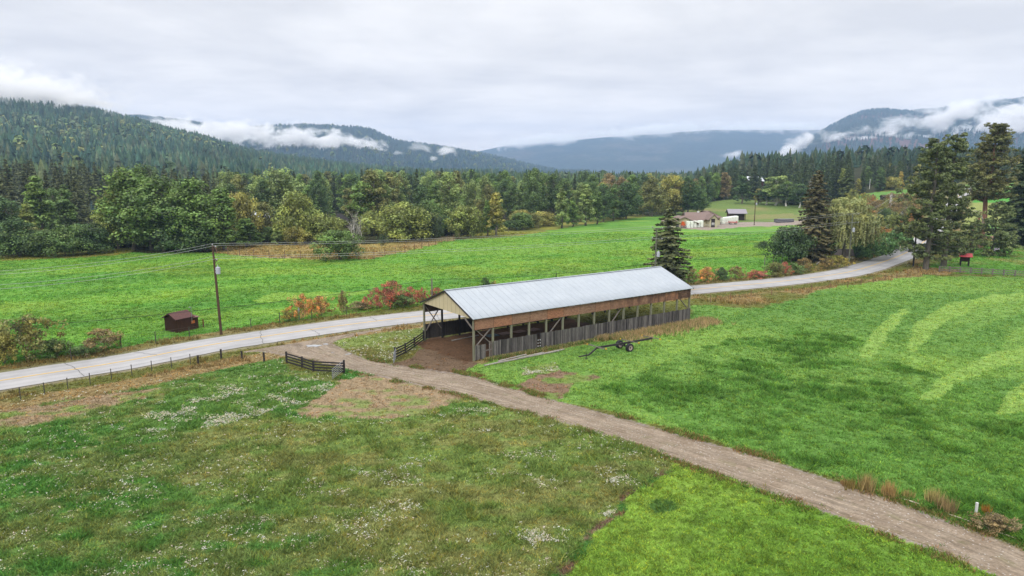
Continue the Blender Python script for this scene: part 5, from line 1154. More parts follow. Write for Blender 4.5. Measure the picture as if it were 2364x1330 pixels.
for i, (px, py) in enumerate([(458,843),(511,829),(559,833),(610,836)]):
    p = at(px, py); mb = MB(); mb.beam((0, 0, -.3), (0, 0, 1.02), .15); mb.beam((0, 0, 1.02), (0, 0, 1.06), .17); o = mb.build('fence_post', M_DARKW); o.location = p
    tag(o, ['short black post beside the road, leftmost of the four left of the gate fence', 'short black post beside the road, second from the left', 'short black post beside the road, third from the left', 'short black post beside the road, rightmost, next to the black board fence'][i], 'post', 'black posts beside the road')
M_TPOST = simple('steel_post', lin(86, 84, 76), .8, .2); M_WIRE = simple('fence_wire', lin(120, 116, 108), .6, .1, metal=.3); M_WOODP = simple('old_wood_post', lin(150, 118, 92), .9, .25)
ne = interp([(48,925),(120,908),(192,892),(330,862),(440,842)], 9)
bfence('wire_fence', 'thin wire fence on small grey posts along the near side of the road', ne, 1.15, (.35, .7, 1.05), M_TPOST, pw=.06, rt=.006, wire=True, rail_mat=M_WIRE)
fe = [at(x_, y_)[:2] for x_, y_ in [(165,832),(280,803),(360,793),(438,782),(580,762),(646,747),(720,738),(800,729),(900,716),(1000,704)]]
bfence('wire_fence', 'wire fence with dark steel posts along the far side of the road', fe, 1.45, (.4, .8, 1.15, 1.4), M_TPOST, pw=.08, rt=.007, wire=True, rail_mat=M_WIRE)
ne = interp([(1640,698),(1700,690),(1760,684),(1850,675),(1960,664),(2060,645),(2120,634)], 14)
bfence('wire_fence', 'sagging wire fence in the brown grass along the road right of the barn', ne, 1.2, (.4, .75, 1.1), M_WOODP, pw=.09, rt=.007, wire=True, rail_mat=M_WIRE)
pf = interp([(500,586),(560,592),(700,600),(850,600),(960,578),(1060,553)], 22)
bfence('wire_fence', 'rust-brown post and wire fence before the brown paddock beyond the field', pf, 1.9, (.5, 1.0, 1.5, 1.85), M_WOODP, pw=.14, rt=.02, wire=True, rail_mat=M_WIRE)
pf = interp([(1135,541),(1250,527),(1330,514),(1440,503),(1520,496)], 15)
bfence('wire_fence', 'grey wire fence at the foot of the wood behind the field', pf, 1.5, (.6, 1.2), M_BRACE, pw=.14, rt=.02, wire=True, rail_mat=M_WIRE)
rf_ = interp([(2168,628),(2260,633),(2364,640),(2560,650)], 16)
bfence('rail_fence', 'weathered grey three-rail fence below the pines at the right edge', rf_, 1.25, (.35, .72, 1.1), M_BRACE, pw=.2, rw=.14)
rf_ = interp([(2288,537),(2340,539),(2420,541),(2600,545)], 9)
bfence('rail_fence', 'dark rail fence behind the reddish yard at the right edge', rf_, 1.4, (.5, .9, 1.3), M_DARKW, pw=.2, rw=.14)
rf_ = interp([(1925,588),(1946,592),(1975,592),(1985,586)], 5)
f_ = thing('board_fence', 'grey close-boarded wood fence under the weeping willow', 'fence', (rf_[0][0], rf_[0][1], h1(*rf_[0]))); o_ = f_.location
for a, b in zip(rf_[:-1], rf_[1:]):
    L = math.hypot(b[0]-a[0], b[1]-a[1]); n_ = int(L / .15); mb = MB()
    for k in range(n_):
        q = (a[0] + (b[0]-a[0])*k/n_ - o_.x, a[1] + (b[1]-a[1])*k/n_ - o_.y); r2 = (a[0] + (b[0]-a[0])*(k+.9)/n_ - o_.x, a[1] + (b[1]-a[1])*(k+.9)/n_ - o_.y); mb.beam((*q, .9), (*r2, .9), .03, 1.8 + gf.uniform(-.05, .05))
    mb.build('fence_panel', simple('grey_boards', lin(150, 138, 140), .9, .2), f_)
pf = interp([(1765,612),(1800,608),(1850,604),(1900,602)], 7)
bfence('wire_fence', 'wire fence with pale posts before the round dark trees', pf, 1.7, (.6, 1.1, 1.65), M_BRACE, pw=.13, rt=.018, wire=True, rail_mat=M_WIRE)
pf = interp([(1995,575),(2030,550),(2062,520),(2090,490),(2118,468),(2138,452)], 16)
f_ = bfence('mesh_fence', 'tall grey mesh fence climbing the autumn slope beside the road', pf, 2.0, (.2, .6, 1.0, 1.4, 1.9), M_BRACE, pw=.16, rt=.05, wire=True, rail_mat=M_GALV)
p = at(1885, 612); q = at(1925, 592); mb = MB(); mb.beam((0, 0, .2), Vector((q.x - p.x, q.y - p.y, 1.9)), .12); o = mb.build('brace_pole', M_POLEW); o.location = p; tag(o, 'slanting pale pole leaning on the fence between the autumn bushes', 'pole')
p = at(2031, 558); mb = MB(); g_ = thing('mesh_gate', 'pale green mesh gate behind the dark hedge', 'gate', p)
mb = MB(); [mb.tube([(-1.2, 0, z_), (1.4, .8, z_)], .03, 4) for z_ in (.2, .6, 1.0, 1.4, 1.8)]; [mb.tube([(-1.2 + 2.6*s_, .8*s_, .1), (-1.2 + 2.6*s_, .8*s_, 1.9)], .03, 4) for s_ in (0, .2, .4, .6, .8, 1)]; mb.build('gate_mesh', simple('pale_green_mesh', lin(170, 195, 180), .6, .1), g_); mb = MB(); mb.beam((-1.35, 0, -.2), (-1.35, 0, 2.6), .14); mb.build('post', M_TPOST, g_)
# two small corral frames at the wood edge
for px, py, lb in ((1075, 547, 'white-capped timber frame under the yellow-green willow by the field bend'), (1492, 500, 'pale timber frame before the dark wood behind the field')):
    p = at(px, py); g_ = thing('timber_frame', lb, 'frame', p); mb = MB()
    for x_ in (-1.6, 1.6): mb.beam((x_, 0, -.2), (x_, 0, 1.9), .16)
    mb.build('post', M_BRACE, g_); mb = MB(); mb.beam((-1.7, 0, 1.95), (1.7, 0, 1.95), .1, .14); mb.build('rail', M_POLEW, g_)

# ------------------------------------------------------------------ power line
M_POLE = simple('brown_pole', lin(96, 74, 58), .9, .25, 3, stretch=(1, 1, .2)); M_POLEG = simple('greenish_pole', lin(118, 122, 104), .9, .2, 3, stretch=(1, 1, .2))
M_INS = simple('pale_insulator', lin(205, 208, 212), .4, .1); M_CAN = simple('grey_steel_can', lin(205, 210, 222), .45, .06)
def upole(x, y, hgt, mat, label, adir, arms, can=None, top=(0, 0), rad=.15, armL=1.35, name='utility_pole'):
    z = h1(x, y); p = thing(name, label, 'pole', (x, y, z)); mb = MB(); mb.tube([(0, 0, -.4), (top[0]*.5, top[1]*.5, hgt*.5), (top[0], top[1], hgt)], [rad*1.15, rad, rad*.72], 10); mb.build('shaft', mat, p)
    ends = []; u_ = Vector((adir[0], adir[1], 0)).normalized(); ld = Vector((-u_.y, u_.x, 0))
    for az in arms:
        f_ = az / hgt; c = Vector((top[0]*f_, top[1]*f_, az)) + ld * .16; mb = MB(); mb.beam(c - u_*armL, c + u_*armL, .1, .12); mb.beam(c - u_*armL*.55, c - ld*.1 - Vector((0, 0, .6)), .04); mb.beam(c + u_*armL*.55, c - ld*.1 - Vector((0, 0, .6)), .04); arm = mb.build('crossarm', mat, p)
        for s_ in (-.95, .95):
            q = c + u_*armL*s_; mb = MB(); mb.tube([q + Vector((0,0,.05)), q + Vector((0,0,.14)), q + Vector((0,0,.2)), q + Vector((0,0,.26))], [.03, .09, .06, .085], 7); mb.build('insulator', M_INS, arm); ends.append(Vector((x, y, z)) + q + Vector((0, 0, .27)))
    if can is not None:
        f_ = can / hgt; c = Vector((top[0]*f_, top[1]*f_, can)) + Vector((.42, -.1, 0)); mb = MB(); mb.tube([c - Vector((0,0,.42)), c - Vector((0,0,.4)), c + Vector((0,0,.4)), c + Vector((0,0,.48))], [.2, .27, .27, .12], 14); mb.beam(c + Vector((-.35, 0, .2)), c, .06); mb.beam(c + Vector((-.35, 0, -.2)), c, .06); tr_ = mb.build('transformer', M_CAN, p)
        mb = MB(); mb.tube([c + Vector((0, 0, .46)), c + Vector((0, 0, .75))], [.06, .04], 6); mb.build('bushing', M_INS, tr_)
    return ends
p1 = at(511, 773); t1x, t1y = G(490, 567, topz(p1.x, p1.y, 567)); h_1 = topz(p1.x, p1.y, 567); top1 = (t1x - p1.x, t1y - p1.y); top1 = (top1[0] * .9, 0)
p3 = at(1959, 613); h_3 = topz(p3.x, p3.y, 493) - p3.z; p2 = Vector((*G(1516, 526, 10.9), 0))
d12 = (p2 - Vector((p1.x, p1.y, 0))).normalized(); d23 = (Vector((p3.x, p3.y, 0)) - p2).normalized(); nrm_ = lambda d: (d.y, -d.x)
e1 = upole(p1.x, p1.y, h_1, M_POLE, 'brown leaning utility pole with grey transformer beside the road and well shed', (.52, -.85), (h_1 - .15, h_1 - 1.75), h_1 - 3.1, top1)
e2_ = upole(p2.x, p2.y, 10.9, M_POLEG, 'grey utility pole rising behind the barn roof in front of the lone fir', nrm_(d12), (10.8, 9.0), 6.4)
e3 = upole(p3.x, p3.y, h_3, M_POLEG, 'greenish utility pole with white transformer before the weeping willow', nrm_(d23), (h_3 - .1, h_3 - 2.0), h_3 - 3.6)
p4 = at(1741, 520); upole(p4.x, p4.y, topz(p4.x, p4.y, 464) - p4.z, M_POLE, 'dark utility pole standing at the edge of the farm yard', (1, 0), (), topz(p4.x, p4.y, 464) - p4.z - 1.2, rad=.16)
p5 = at(2108, 615); upole(p5.x, p5.y, topz(p5.x, p5.y, 512) - p5.z, M_DARKW, 'thin black pole beside the road left of the big pines', (1, 0), (), rad=.16)
for i, (px, pb, pt, mt, lb) in enumerate([(2081,460,425,M_POLE,'small distant pole at the right end of the upper field'), (2007,437,413,M_WHITEP,'small white pole in front of the wood above the upper field'), (2222,478,425,M_POLE,'pole beside the climbing road, seen between the big pines'), (2231,470,428,M_POLEG,'pole right of the climbing road between the pines')]):
    q = at(px, pb); upole(q.x, q.y, topz(q.x, q.y, pt) - q.z, mt, lb, (1, 0), (), rad=.14)
def cable(label, P, sag, r, mat, group=None, name='power_cable'):
    pts = []; 
    for a, b in zip(P[:-1], P[1:]):
        for k in range(14): s_ = k / 14; q = a.lerp(b, s_); q.z -= sag * 4 * s_ * (1 - s_); pts.append(q)
    pts.append(P[-1]); o = P[0]; mb = MB(); mb.tube([q - o for q in pts], r, 4); ob = mb.build(name, mat); ob.location = o; tag(ob, label, 'cable', group)
M_CAB = simple('bright_conductor', lin(195, 200, 195), .4, .05, metal=.2); M_CABD = simple('black_cable', lin(52, 62, 50), .7, .1)
e0 = [Vector((*xz_at(-330, py, 58 - i * 1.2), 0)) for i, py in enumerate((0, 0, 0, 0))]
def far_left(px, py, y): x_, z_ = xz_at(px, py, y); return Vector((x_, y, z_))
E0 = [far_left(-60, 637, 66), far_left(-60, 629, 68), far_left(-60, 671, 66), far_left(-60, 661, 68)]
P4 = Vector((*at(2300, 560)[:2], 0)); d34 = Vector((.8, .6, 0)); E4 = [e + Vector((34, 46, 3.0)) for e in e3]
lbs = ['bright power line wire, upper crossarm, side nearer the camera', 'bright power line wire, upper crossarm, side away from the camera', 'power line wire on the lower crossarm, side nearer the camera', 'power line wire on the lower crossarm, side away from the camera']
order = [1, 0, 3, 2]
for i in range(4): j = order[i]; cable(lbs[i], [E0[i], e1[j], e2_[j], e3[j], E4[j]], .55, .016, M_CAB, 'power line wires across the field')
# low telephone cable on short poles beyond the road
sp = at(998, 704); spt = topz(sp.x, sp.y, 643); upole(sp.x, sp.y, spt, M_BRACE, 'short weathered telephone pole beyond the left end of the barn roof', (1, 0), (), rad=.13)
s2 = at(1284, 668); s2t = topz(s2.x, s2.y, 630); upole(s2.x, s2.y, s2t, M_DARKW, 'short thin dark pole just behind the barn roof ridge', (1, 0), (), rad=.07)
s0 = Vector((-66, 63.5, 4.2)); s3 = Vector((p2.x - .5, p2.y, 5.0)); s4 = Vector((p3.x - .3, p3.y, h1(p3.x, p3.y) + 4.3)) 
cable('low black telephone cable drooping along the far side of the road', [s0, Vector((p1.x, p1.y + .2, 3.35)), Vector((sp.x, sp.y, spt - .1)), Vector((s2.x, s2.y, s2t - .1)), s3, s4], .28, .026, M_CABD, None, 'telephone_cable')

# ------------------------------------------------------------------ well shed and sign
M_SHED = m_plank('brown_painted_boards', lin(88, 62, 48), lin(104, 74, 56), lin(30, 20, 16), bands=.22); M_SHING = simple('reddish_shingles', lin(112, 78, 74), .9, .35, 9)
a_ = G(398.5, 761); b_ = G(411, 769); c_ = G(460, 758); sh = thing('well_shed', 'small dark brown well shed with red-brown shingles in the field beyond the road', 'shed', (b_[0], b_[1], 0), math.atan2(c_[1]-b_[1], c_[0]-b_[0]))
LX = math.hypot(c_[0]-b_[0], c_[1]-b_[1]); LY = math.hypot(a_[0]-b_[0], a_[1]-b_[1]); LM = LX * .74
mb = MB(); mb.box((0, 0, 0), (LM, LY, 1.75)); mb.box((LM + .005, .1, 0), (LX, LY - .1, 1.5)); 
mb.quadmesh([(0, 0, 1.75), (LM, 0, 1.75), (0, LY, 1.75), (LM, LY, 1.75), (0, LY/2, 2.4), (LM, LY/2, 2.4)], [(0, 4, 2), (1, 3, 5)]); mb.build('wall', M_SHED, sh)
mb = MB(); mb.beam((LM/2 - .05, -.14, 1.72), (LM/2 - .05, LY/2 + .03, 2.46), LM + .5, .07); mb.beam((LM/2 - .05, LY + .14, 1.72), (LM/2 - .05, LY/2 - .03, 2.46), LM + .5, .07); mb.build('roof', M_SHING, sh)
mb = MB(); mb.beam(((LM + LX)/2 + .1, -.05, 1.55), ((LM + LX)/2 + .1, LY + .05, 1.68), LX - LM + .15, .06); mb.build('lean_to_roof', simple('faded_red_sheet', lin(150, 110, 100), .8, .15), sh)
mb = MB(); mb.tube([(LM*.9, -.08, 1.0), (LM*.9, -.1, 2.9)], .035, 6); mb.tube([(LM*.9, -.1, 2.9), (LM*.9 - .1, 0, 3.05), (LM*.9 - .25, 0, 2.95)], .05, 6); mb.build('service_mast', M_GALV, sh)
mb = MB(); mb.box((LM*.86, -.09, .85), (LM*1.08, -.03, 1.2)); mb.build('meter_box', simple('orange_box', lin(214, 120, 60), .6, .1), sh)
mb = MB(); mb.beam((0, 0, -.2), (0, 0, 1.1), .12); o = mb.build('fence_post', simple('rusty_post', lin(120, 60, 44), .8, .2)); o.location = at(470, 757); tag(o, 'rusty short post in the yellow grass right of the well shed', 'post')
cable('thin service wire drooping from the transformer pole to the well shed', [Vector((p1.x + top1[0]*.6, p1.y, h_1 - 4.2)), Vector((sh.location.x + .9, sh.location.y + 1.2, 3.0))], .9, .018, M_CABD, None, 'service_cable')
p = at(691, 741); sg = thing('road_sign', 'silver back of a narrow road sign in front of the orange bush', 'sign', p); mb = MB(); mb.beam((0, 0, -.2), (0, 0, 1.9), .07); mb.build('post', M_BRACE, sg); mb = MB(); mb.quadmesh([(-.13, -.04, 1.5), (.0, -.06, 1.1), (.16, -.04, 1.5), (0, -.05, 1.95), (-.13, -.07, 1.5), (.0, -.09, 1.1), (.16, -.07, 1.5), (0, -.08, 1.95)], [(0,1,2,3),(7,6,5,4),(0,4,5,1),(1,5,6,2),(2,6,7,3),(3,7,4,0)]); mb.build('sign_plate', M_GALV, sg)
# white marker and strips by the drive
p = at(2252, 1194); mb = MB(); mb.beam((0, 0, -.1), (0, 0, .78), .11); mb.beam((0, 0, .78), (0, 0, .8), .12); o = mb.build('marker_post', M_WHITEP); o.location = p; tag(o, 'white square marker post in the weeds beside the gravel drive', 'post')
for i, (a, b, lb) in enumerate([((2080,1155),(2122,1167),'thin white pipe in the grass, nearest the dry reeds'), ((2190,1191),(2246,1210),'white pipe lying in front of the marker post'), ((2247,1211),(2290,1227),'white pipe lying right of the marker post'), ((2300,1232),(2346,1247),'white pipe at the end of the line by the right edge')]):
    p = at(*a); q = at(*b); mb = MB(); mb.tube([(0, 0, .06), ((q-p).x * .5, (q-p).y * .5, .08), ((q-p).x, (q-p).y, .06)], .035, 6); o = mb.build('pipe', simple('cream_pipe', lin(220, 205, 180, .6), .6, .1)); o.location = p; tag(o, lb, 'pipe', 'white pipes along the drive')

# ------------------------------------------------------------------ farm
M_SH = simple('brown_shingle_roof', lin(152, 130, 122), .9, .12, 4); M_CW = simple('cream_wall', lin(226, 218, 178), .8, .08); M_DK = simple('dark_door_and_shade', lin(60, 46, 44), .7, .2); M_METR = simple('grey_metal_roof', lin(168, 160, 170), .5, .12); M_BRW = m_plank('brown_barn_boards', lin(98, 74, 66), lin(122, 92, 82), lin(30, 22, 20), bands=.3)
def gable_block(mb_w, mb_r, x0, x1, y0, y1, ze, zr, axis='x', ov=.7, hipL=0, hipR=0, z0=0):
    """walls and an overhanging gable or hip roof; ridge along axis"""
    mb_w.box((x0, y0, z0), (x1, y1, ze)); th = .18
    if axis == 'x':
        ym = (y0 + y1) / 2; a, b = x0 + hipL, x1 - hipR
        if not hipL: mb_w.quadmesh([(x0, y0, ze), (x0, y1, ze), (x0, ym, zr - .15)], [(0, 2, 1)])
        if not hipR: mb_w.quadmesh([(x1, y0, ze), (x1, y1, ze), (x1, ym, zr - .15)], [(0, 1, 2)])
        A = a - (ov if not hipL else 0); B = b + (ov if not hipR else 0); X0, X1, Y0, Y1 = x0 - ov, x1 + ov, y0 - ov, y1 + ov; e = ze - (zr - ze) * ov / ((y1 - y0) / 2)
        T = [(X0, Y0, e), (X1, Y0, e), (X1, Y1, e), (X0, Y1, e), (A, ym, zr), (B, ym, zr)]
    else:
        xm = (x0 + x1) / 2; a, b = y0 + hipL, y1 - hipR
        if not hipL: mb_w.quadmesh([(x0, y0, ze), (x1, y0, ze), (xm, y0, zr - .15)], [(0, 1, 2)])
        if not hipR: mb_w.quadmesh([(x0, y1, ze), (x1, y1, ze), (xm, y1, zr - .15)], [(0, 2, 1)])
        A = a - (ov if not hipL else 0); B = b + (ov if not hipR else 0); X0, X1, Y0, Y1 = x0 - ov, x1 + ov, y0 - ov, y1 + ov; e = ze - (zr - ze) * ov / ((x1 - x0) / 2)
        T = [(X1, Y0, e), (X1, Y1, e), (X0, Y1, e), (X0, Y0, e), (xm, A, zr), (xm, B, zr)]
    vs = T + [(p[0], p[1], p[2] - th) for p in T]
    F = [(0, 1, 5, 4), (2, 3, 4, 5)]; E_ = [(0, 1), (2, 3)]
    if hipR: F.append((1, 2, 5)); E_.append((1, 2))
    else: E_ += [(1, 5), (5, 2)]
    if hipL: F.append((3, 0, 4)); E_.append((3, 0))
    else: E_ += [(3, 4), (4, 0)]
    mb_r.quadmesh(vs, F + [tuple(i + 6 for i in f[::-1]) for f in F] + [(a, a + 6, b + 6, b) for a, b in E_])
fp = at(1640, 528); FS = fp.y / F_PX      # metres per photo pixel here
fm = thing('farmhouse', 'low cream farm building with several brown shingled gables across the field', 'farm building', fp, 0, None, (1.06, 1, .78))
def fx_(px): return (px - 1640) * FS * 1.01
mw, mr_ = MB(), MB(); gable_block(mw, mr_, fx_(1562), fx_(1600) + 3, 5, 19, 2.4, 5.2, 'y', .8, 0, 4)
gable_block(mw, mr_, fx_(1572), fx_(1618), 6, 12, 2.5, 5.4, 'x', .8, 3, 0)
gable_block(mw, mr_, fx_(1608), fx_(1660), 11, 21, 3.6, 6.6, 'x', .7, 0, 0); gable_block(mw, mr_, fx_(1645), fx_(1692), 18, 30, 4.2, 6.8, 'x', .8, 5, 5)
w_ = mw.build('wall', M_CW, fm); r_ = mr_.build('roof', M_SH, fm)
mw, mr_ = MB(), MB(); gable_block(mw, mr_, fx_(1649), fx_(1666), 6.5, 13, 4.4, 6.3, 'y', .6); mw.build('porch', M_CW, fm); mr_.build('porch_roof', M_SH, fm)
dr = MB(); dr.box((fx_(1652), 6.4, 0), (fx_(1660.5), 6.48, 4.1)); d_ = dr.build('door', M_DK, fm); dd_ = MB(); dd_.box((fx_(1653.5), 6.33, 1.2), (fx_(1655.5), 6.39, 2.3)); dd_.box((fx_(1657), 6.33, 1.2), (fx_(1659), 6.39, 2.3)); dd_.build('window', M_WHITEP, d_)
ch = MB(); ch.box((fx_(1598), 11, 4.8), (fx_(1598) + .35, 11.35, 6.9)); ch.build('chimney', M_BRACE, r_); ch = MB(); ch.box((fx_(1635), 15.5, 6.4), (fx_(1635) + .7, 16.2, 7.1)); ch.build('vent', M_WHITEP, r_)
gm_ = MB(); gm_.box((fx_(1572), 4.93, .1), (fx_(1579), 4.99, 2.3)); gm_.build('door', M_DK, fm)
M_BALE = simple('white_bale_wrap', lin(232, 238, 226, .85), .35, .08, 2, spec=.5)
def bale(px, depth, zi, label):
    mb = MB(); n = 12; r0 = .72; L = .62
    for k in range(n): pass
    vs = []; prof = [(-L, r0*.35), (-L, r0*.86), (-L*.82, r0), (L*.82, r0), (L, r0*.86), (L, r0*.35)]
    for k in range(n):
        a = 2*math.pi*k/n
        for o_, rr in prof: vs.append((math.cos(a)*rr, math.sin(a)*rr, o_ + L))
    m = len(prof); fs = [(k*m+j, ((k+1)%n)*m+j, ((k+1)%n)*m+j+1, k*m+j+1) for k in range(n) for j in range(m-1)] + [tuple(k*m + m-1 for k in range(n)), tuple(k*m for k in range(n))[::-1]]
    mb.quadmesh(vs, fs); return mb
BALE = bale(0, 0, 0, '').mesh('hay_bale', M_BALE)
# three stacks of wrapped bales: along x, two high
for (pa, ya, pb_, yb, stk) in ((1585, 526.5, 1623, 524.5, 'left'), (1625, 521, 1645, 520.5, 'middle'), (1667, 517.5, 1702, 512.5, 'right')):
    A_ = at(pa, ya); B_ = at(pb_, yb); L = (B_ - A_).length; n_ = max(2, int(L / 1.5))
    for row in range(2):
        for k in range(n_):
            for lv in range(2):
                q = A_.lerp(B_, (k + .5) / n_) + Vector((0, 1.5 * row, 0)); o = link('hay_bale', BALE, None, (q.x, q.y, h1(q.x, q.y) + 1.26 * lv))
                tag(o, 'white-wrapped bale, %s layer, %s row, %s from left, %s stack by the farm building' % (['lower', 'upper'][lv], ['front', 'back'][row], ['first', 'second', 'third', 'fourth', 'fifth', 'sixth', 'seventh', 'eighth', 'ninth', 'tenth', 'eleventh', 'twelfth'][k % 12], stk), 'hay bale', 'wrapped hay bales by the farm')
# open shed
p = at(1695, 509); s_ = thing('open_shed', 'brown open-fronted shed with grey metal roof right of the cream farm building', 'shed', p, math.radians(-8)); mw, mr_ = MB(), MB(); k_ = p.y / F_PX
x0, x1 = -11 * k_, 25 * k_; mw.box((x0, 0, 0), (x1 - 4, .15, 3.2)); mw.box((x0, 0, 0), (x0 + .15, 7, 3.2)); mw.box((x0, 7, 0), (x1, 7.15, 3.2)); mw.box((x1 - .2, 0, 0), (x1, .2, 3.2)); mw.build('wall', M_BRW, s_)
gable_block(MB(), mr_, x0, x1, 0, 7.15, 3.25, 4.7, 'x', .6); mr_.build('roof', M_METR, s_); mb = MB(); mb.box((x1 - 3.9, .6, .05), (x1 - .3, 6.9, 2.9)); mb.build('interior_shade_block', M_DK, s_)  # dark solid block stands in for the shade inside the open bay
# red wagon
M_REDP = simple('red_paint', lin(216, 74, 58), .5, .12); M_ORP = simple('orange_paint', lin(232, 104, 44), .5, .1)
p = at(1692, 518); wg = thing('farm_wagon', 'red flat farm wagon beside the right stack of white bales', 'wagon', p, math.radians(-10)); mb = MB(); mb.box((-1.7, -.9, .7), (1.5, .9, .85)); [mb.box((-1.7 + 3.1*s_, -.9, .85), (-1.62 + 3.1*s_, .9, 1.35)) for s_ in (0, 1)]; mb.box((-1.7, -.9, 1.2), (1.5, -.85, 1.35)); mb.beam((-1.7, 0, .7), (-3.0, -.2, .5), .1); mb.build('bed', M_REDP, wg)
for x_ in (-1.1, 1.0):
    for y_ in (-.95, .95): wheel(Vector((x_, y_, .4)), Vector((0, 1, 0)), .4, .25, wg)
p = at(1577, 526); mc = thing('farm_machine', 'orange farm machine parked at the left gable of the cream farm building', 'machine', p); mb = MB(); mb.box((-.8, -.6, .5), (.7, .9, 1.5)); mb.box((-.6, -.5, 1.5), (.2, .5, 2.3)); mb.beam((-.9, -.5, .5), (-.4, -.5, 2.5), .15); mb.beam((.8, -.5, .4), (.3, -.5, 2.2), .15); mb.build('body', M_ORP, mc)
for x_ in (-.6, .6): wheel(Vector((x_, -.7, .45)), Vector((0, 1, 0)), .45, .3, mc)
p = at(1654, 519); tc_ = thing('tractor', 'small dark tractor in front of the tall door of the cream farm building', 'tractor', p, .3); mb = MB(); mb.box((-1.3, -.4, .6), (.3, .4, 1.25)); mb.box((.1, -.55, .7), (1.0, .55, 1.15)); mb.box((.6, -.45, 1.15), (.95, .45, 1.6)); mb.build('body', M_TRIM, tc_); mb = MB(); [mb.beam((.9, y_, 1.1), (.8, y_, 2.3), .06) for y_ in (-.5, .5)]; mb.box((.1, -.55, 2.3), (1.1, .55, 2.36)); mb.build('roll_bar', M_TRIM, tc_)
for x_, r2 in ((-1.0, .38), (.8, .6)):
    for y_ in (-.7, .7): wheel(Vector((x_, y_, r2)), Vector((0, 1, 0)), r2, .3, tc_)
p = at(1563, 524); vn = thing('parked_car', 'white pickup parked left of the cream farm building behind the lone fir', 'car', p, .1)
def car(parent, body_mat, L=4.4, Wd=1.8, van=False):
    mb = MB(); prof = [(-L/2, .45), (-L/2, .85), (-L*.3, .95), (-L*.17, 1.45), (L*.18, 1.5), (L*.36, .98), (L/2, .9), (L/2, .45)] if not van else [(-L/2, .45), (-L/2, 1.9), (-L*.1, 2.1), (L*.25, 2.05), (L*.38, 1.2), (L/2, 1.0), (L/2, .45)]
    n = len(prof); vs = [(x_, -Wd/2, z_) for x_, z_ in prof] + [(x_, Wd/2, z_) for x_, z_ in prof]; mb.quadmesh(vs, [tuple(range(n)), tuple(range(n, 2*n))[::-1]] + [(i, i + n, (i+1) % n + n, (i+1) % n) for i in range(n)]); mb.build('body', body_mat, parent)
    mb = MB(); mb.box((-L*.15, -Wd/2 - .01, 1.0), (L*.2, Wd/2 + .01, 1.36)); mb.build('window', M_TRIM, parent)
    for x_ in (-L*.32, L*.32):
        for y_ in (-Wd/2 + .05, Wd/2 - .05): wheel(Vector((x_, y_, .34)), Vector((0, 1, 0)), .34, .22, parent)
car(vn, M_WHITEP, 5.0)
p = at(2022, 523); cr = thing('parked_car', 'black car parked on the gravel beyond the weeping willow', 'car', p, .25); car(cr, simple('black_paint', lin(34, 36, 44), .3, .05, spec=.5))
p = at(2000, 520); cr = thing('parked_van', 'white van half hidden at the right side of the weeping willow', 'van', p, 1.4); car(cr, M_WHITEP, 5.2, 1.9, True)
p = at(1810, 514); mb = MB(); fb = thing('feed_bunk', 'low grey concrete feed bunk beside the farm lane left of the brownish spruce', 'feed bunk', p, -.03); k_ = p.y / F_PX; mb.box((-17*k_, 0, 0), (22*k_, 3, .15)); mb.box((-17*k_, -.2, 0), (22*k_, 0, 1.3)); mb.box((-17*k_, 3, 0), (22*k_, 3.2, 1.3)); mb.box((-17*k_, 0, .15), (-17*k_ + .2, 3, 1.2)); mb.build('trough', simple('dark_concrete', lin(106, 104, 112), .9, .2), fb); mb = MB(); mb.box((-10*k_, .3, .16), (22*k_, 2.8, 1.4)); mb.build('silage', simple('grey_cover', lin(150, 148, 158), .8, .2), fb)
# little red-roofed kiosk under the pines
p = at(2226, 614); kk = thing('kiosk', 'small open shelter with bright red metal roof under the big pines', 'shelter', p, math.radians(-25)); mb = MB()
[mb.beam((x_, y_, -.1), (x_, y_, 2.2), .16) for x_ in (-.75, .75) for y_ in (-.5, .6)]; mb.build('post', M_DARKW, kk); mb = MB(); mb.box((-.7, .45, .9), (.7, .52, 2.1)); mb.build('back_panel', simple('brown_panel', lin(88, 56, 44), .8, .2), kk); mb = MB(); mb.beam((0, -1.1, 2.05), (0, .08, 2.75), 2.5, .07); mb.beam((0, 1.2, 2.05), (0, -.0, 2.75), 2.5, .07); mb.build('roof', simple('red_metal_roof', lin(206, 74, 80), .5, .08), kk)
# houses in the trees
def house(px, py, w_, d_, he, hr, roofm, wallm, label, rz=0., name='house', cat='house', win=True):
    p = at(px, py); o = thing(name, label, cat, p, rz); mw, mr_ = MB(), MB(); gable_block(mw, mr_, -w_/2, w_/2, 0, d_, he, hr, 'x', .5); mw.build('wall', wallm, o); mr_.build('roof', roofm, o)
    if win:
        for x_ in (-w_*.28, w_*.22): mb = MB(); mb.box((x_ - .5, -.06, 1.1), (x_ + .5, -.01, 2.1)); mb.build('window', M_TRIM, o)
M_WR = simple('white_metal_roof', lin(225, 230, 238, .75), .4, .04)
house(1746, 432, 11, 9, 4.5, 7.5, M_WR, M_BRW, 'white-roofed house half hidden in the wood above the farm', .2, win=False)
house(1664, 440, 11, 8, 4.5, 7.5, simple('terracotta_roof', lin(176, 108, 88), .8, .15), M_CW, 'reddish-roofed house peeking from the wood above the farm', -.1)
house(800, 528, 5.5, 7, 3.2, 5.2, M_DARKW, M_BRW, 'small dark gabled barn in the gap behind the aspens', 1.35, 'small_barn', 'barn', False)
house(603, 530, 6, 7, 4, 6.5, M_WR, M_CW, 'house with a white roof corner showing behind the golden trees', .6)
house(1898, 0 + 462, 5, 5, 2.5, 3.6, M_TRIM, M_BRW, 'tiny dark hut hidden behind the brownish spruce', 0, 'hut', 'hut', False)
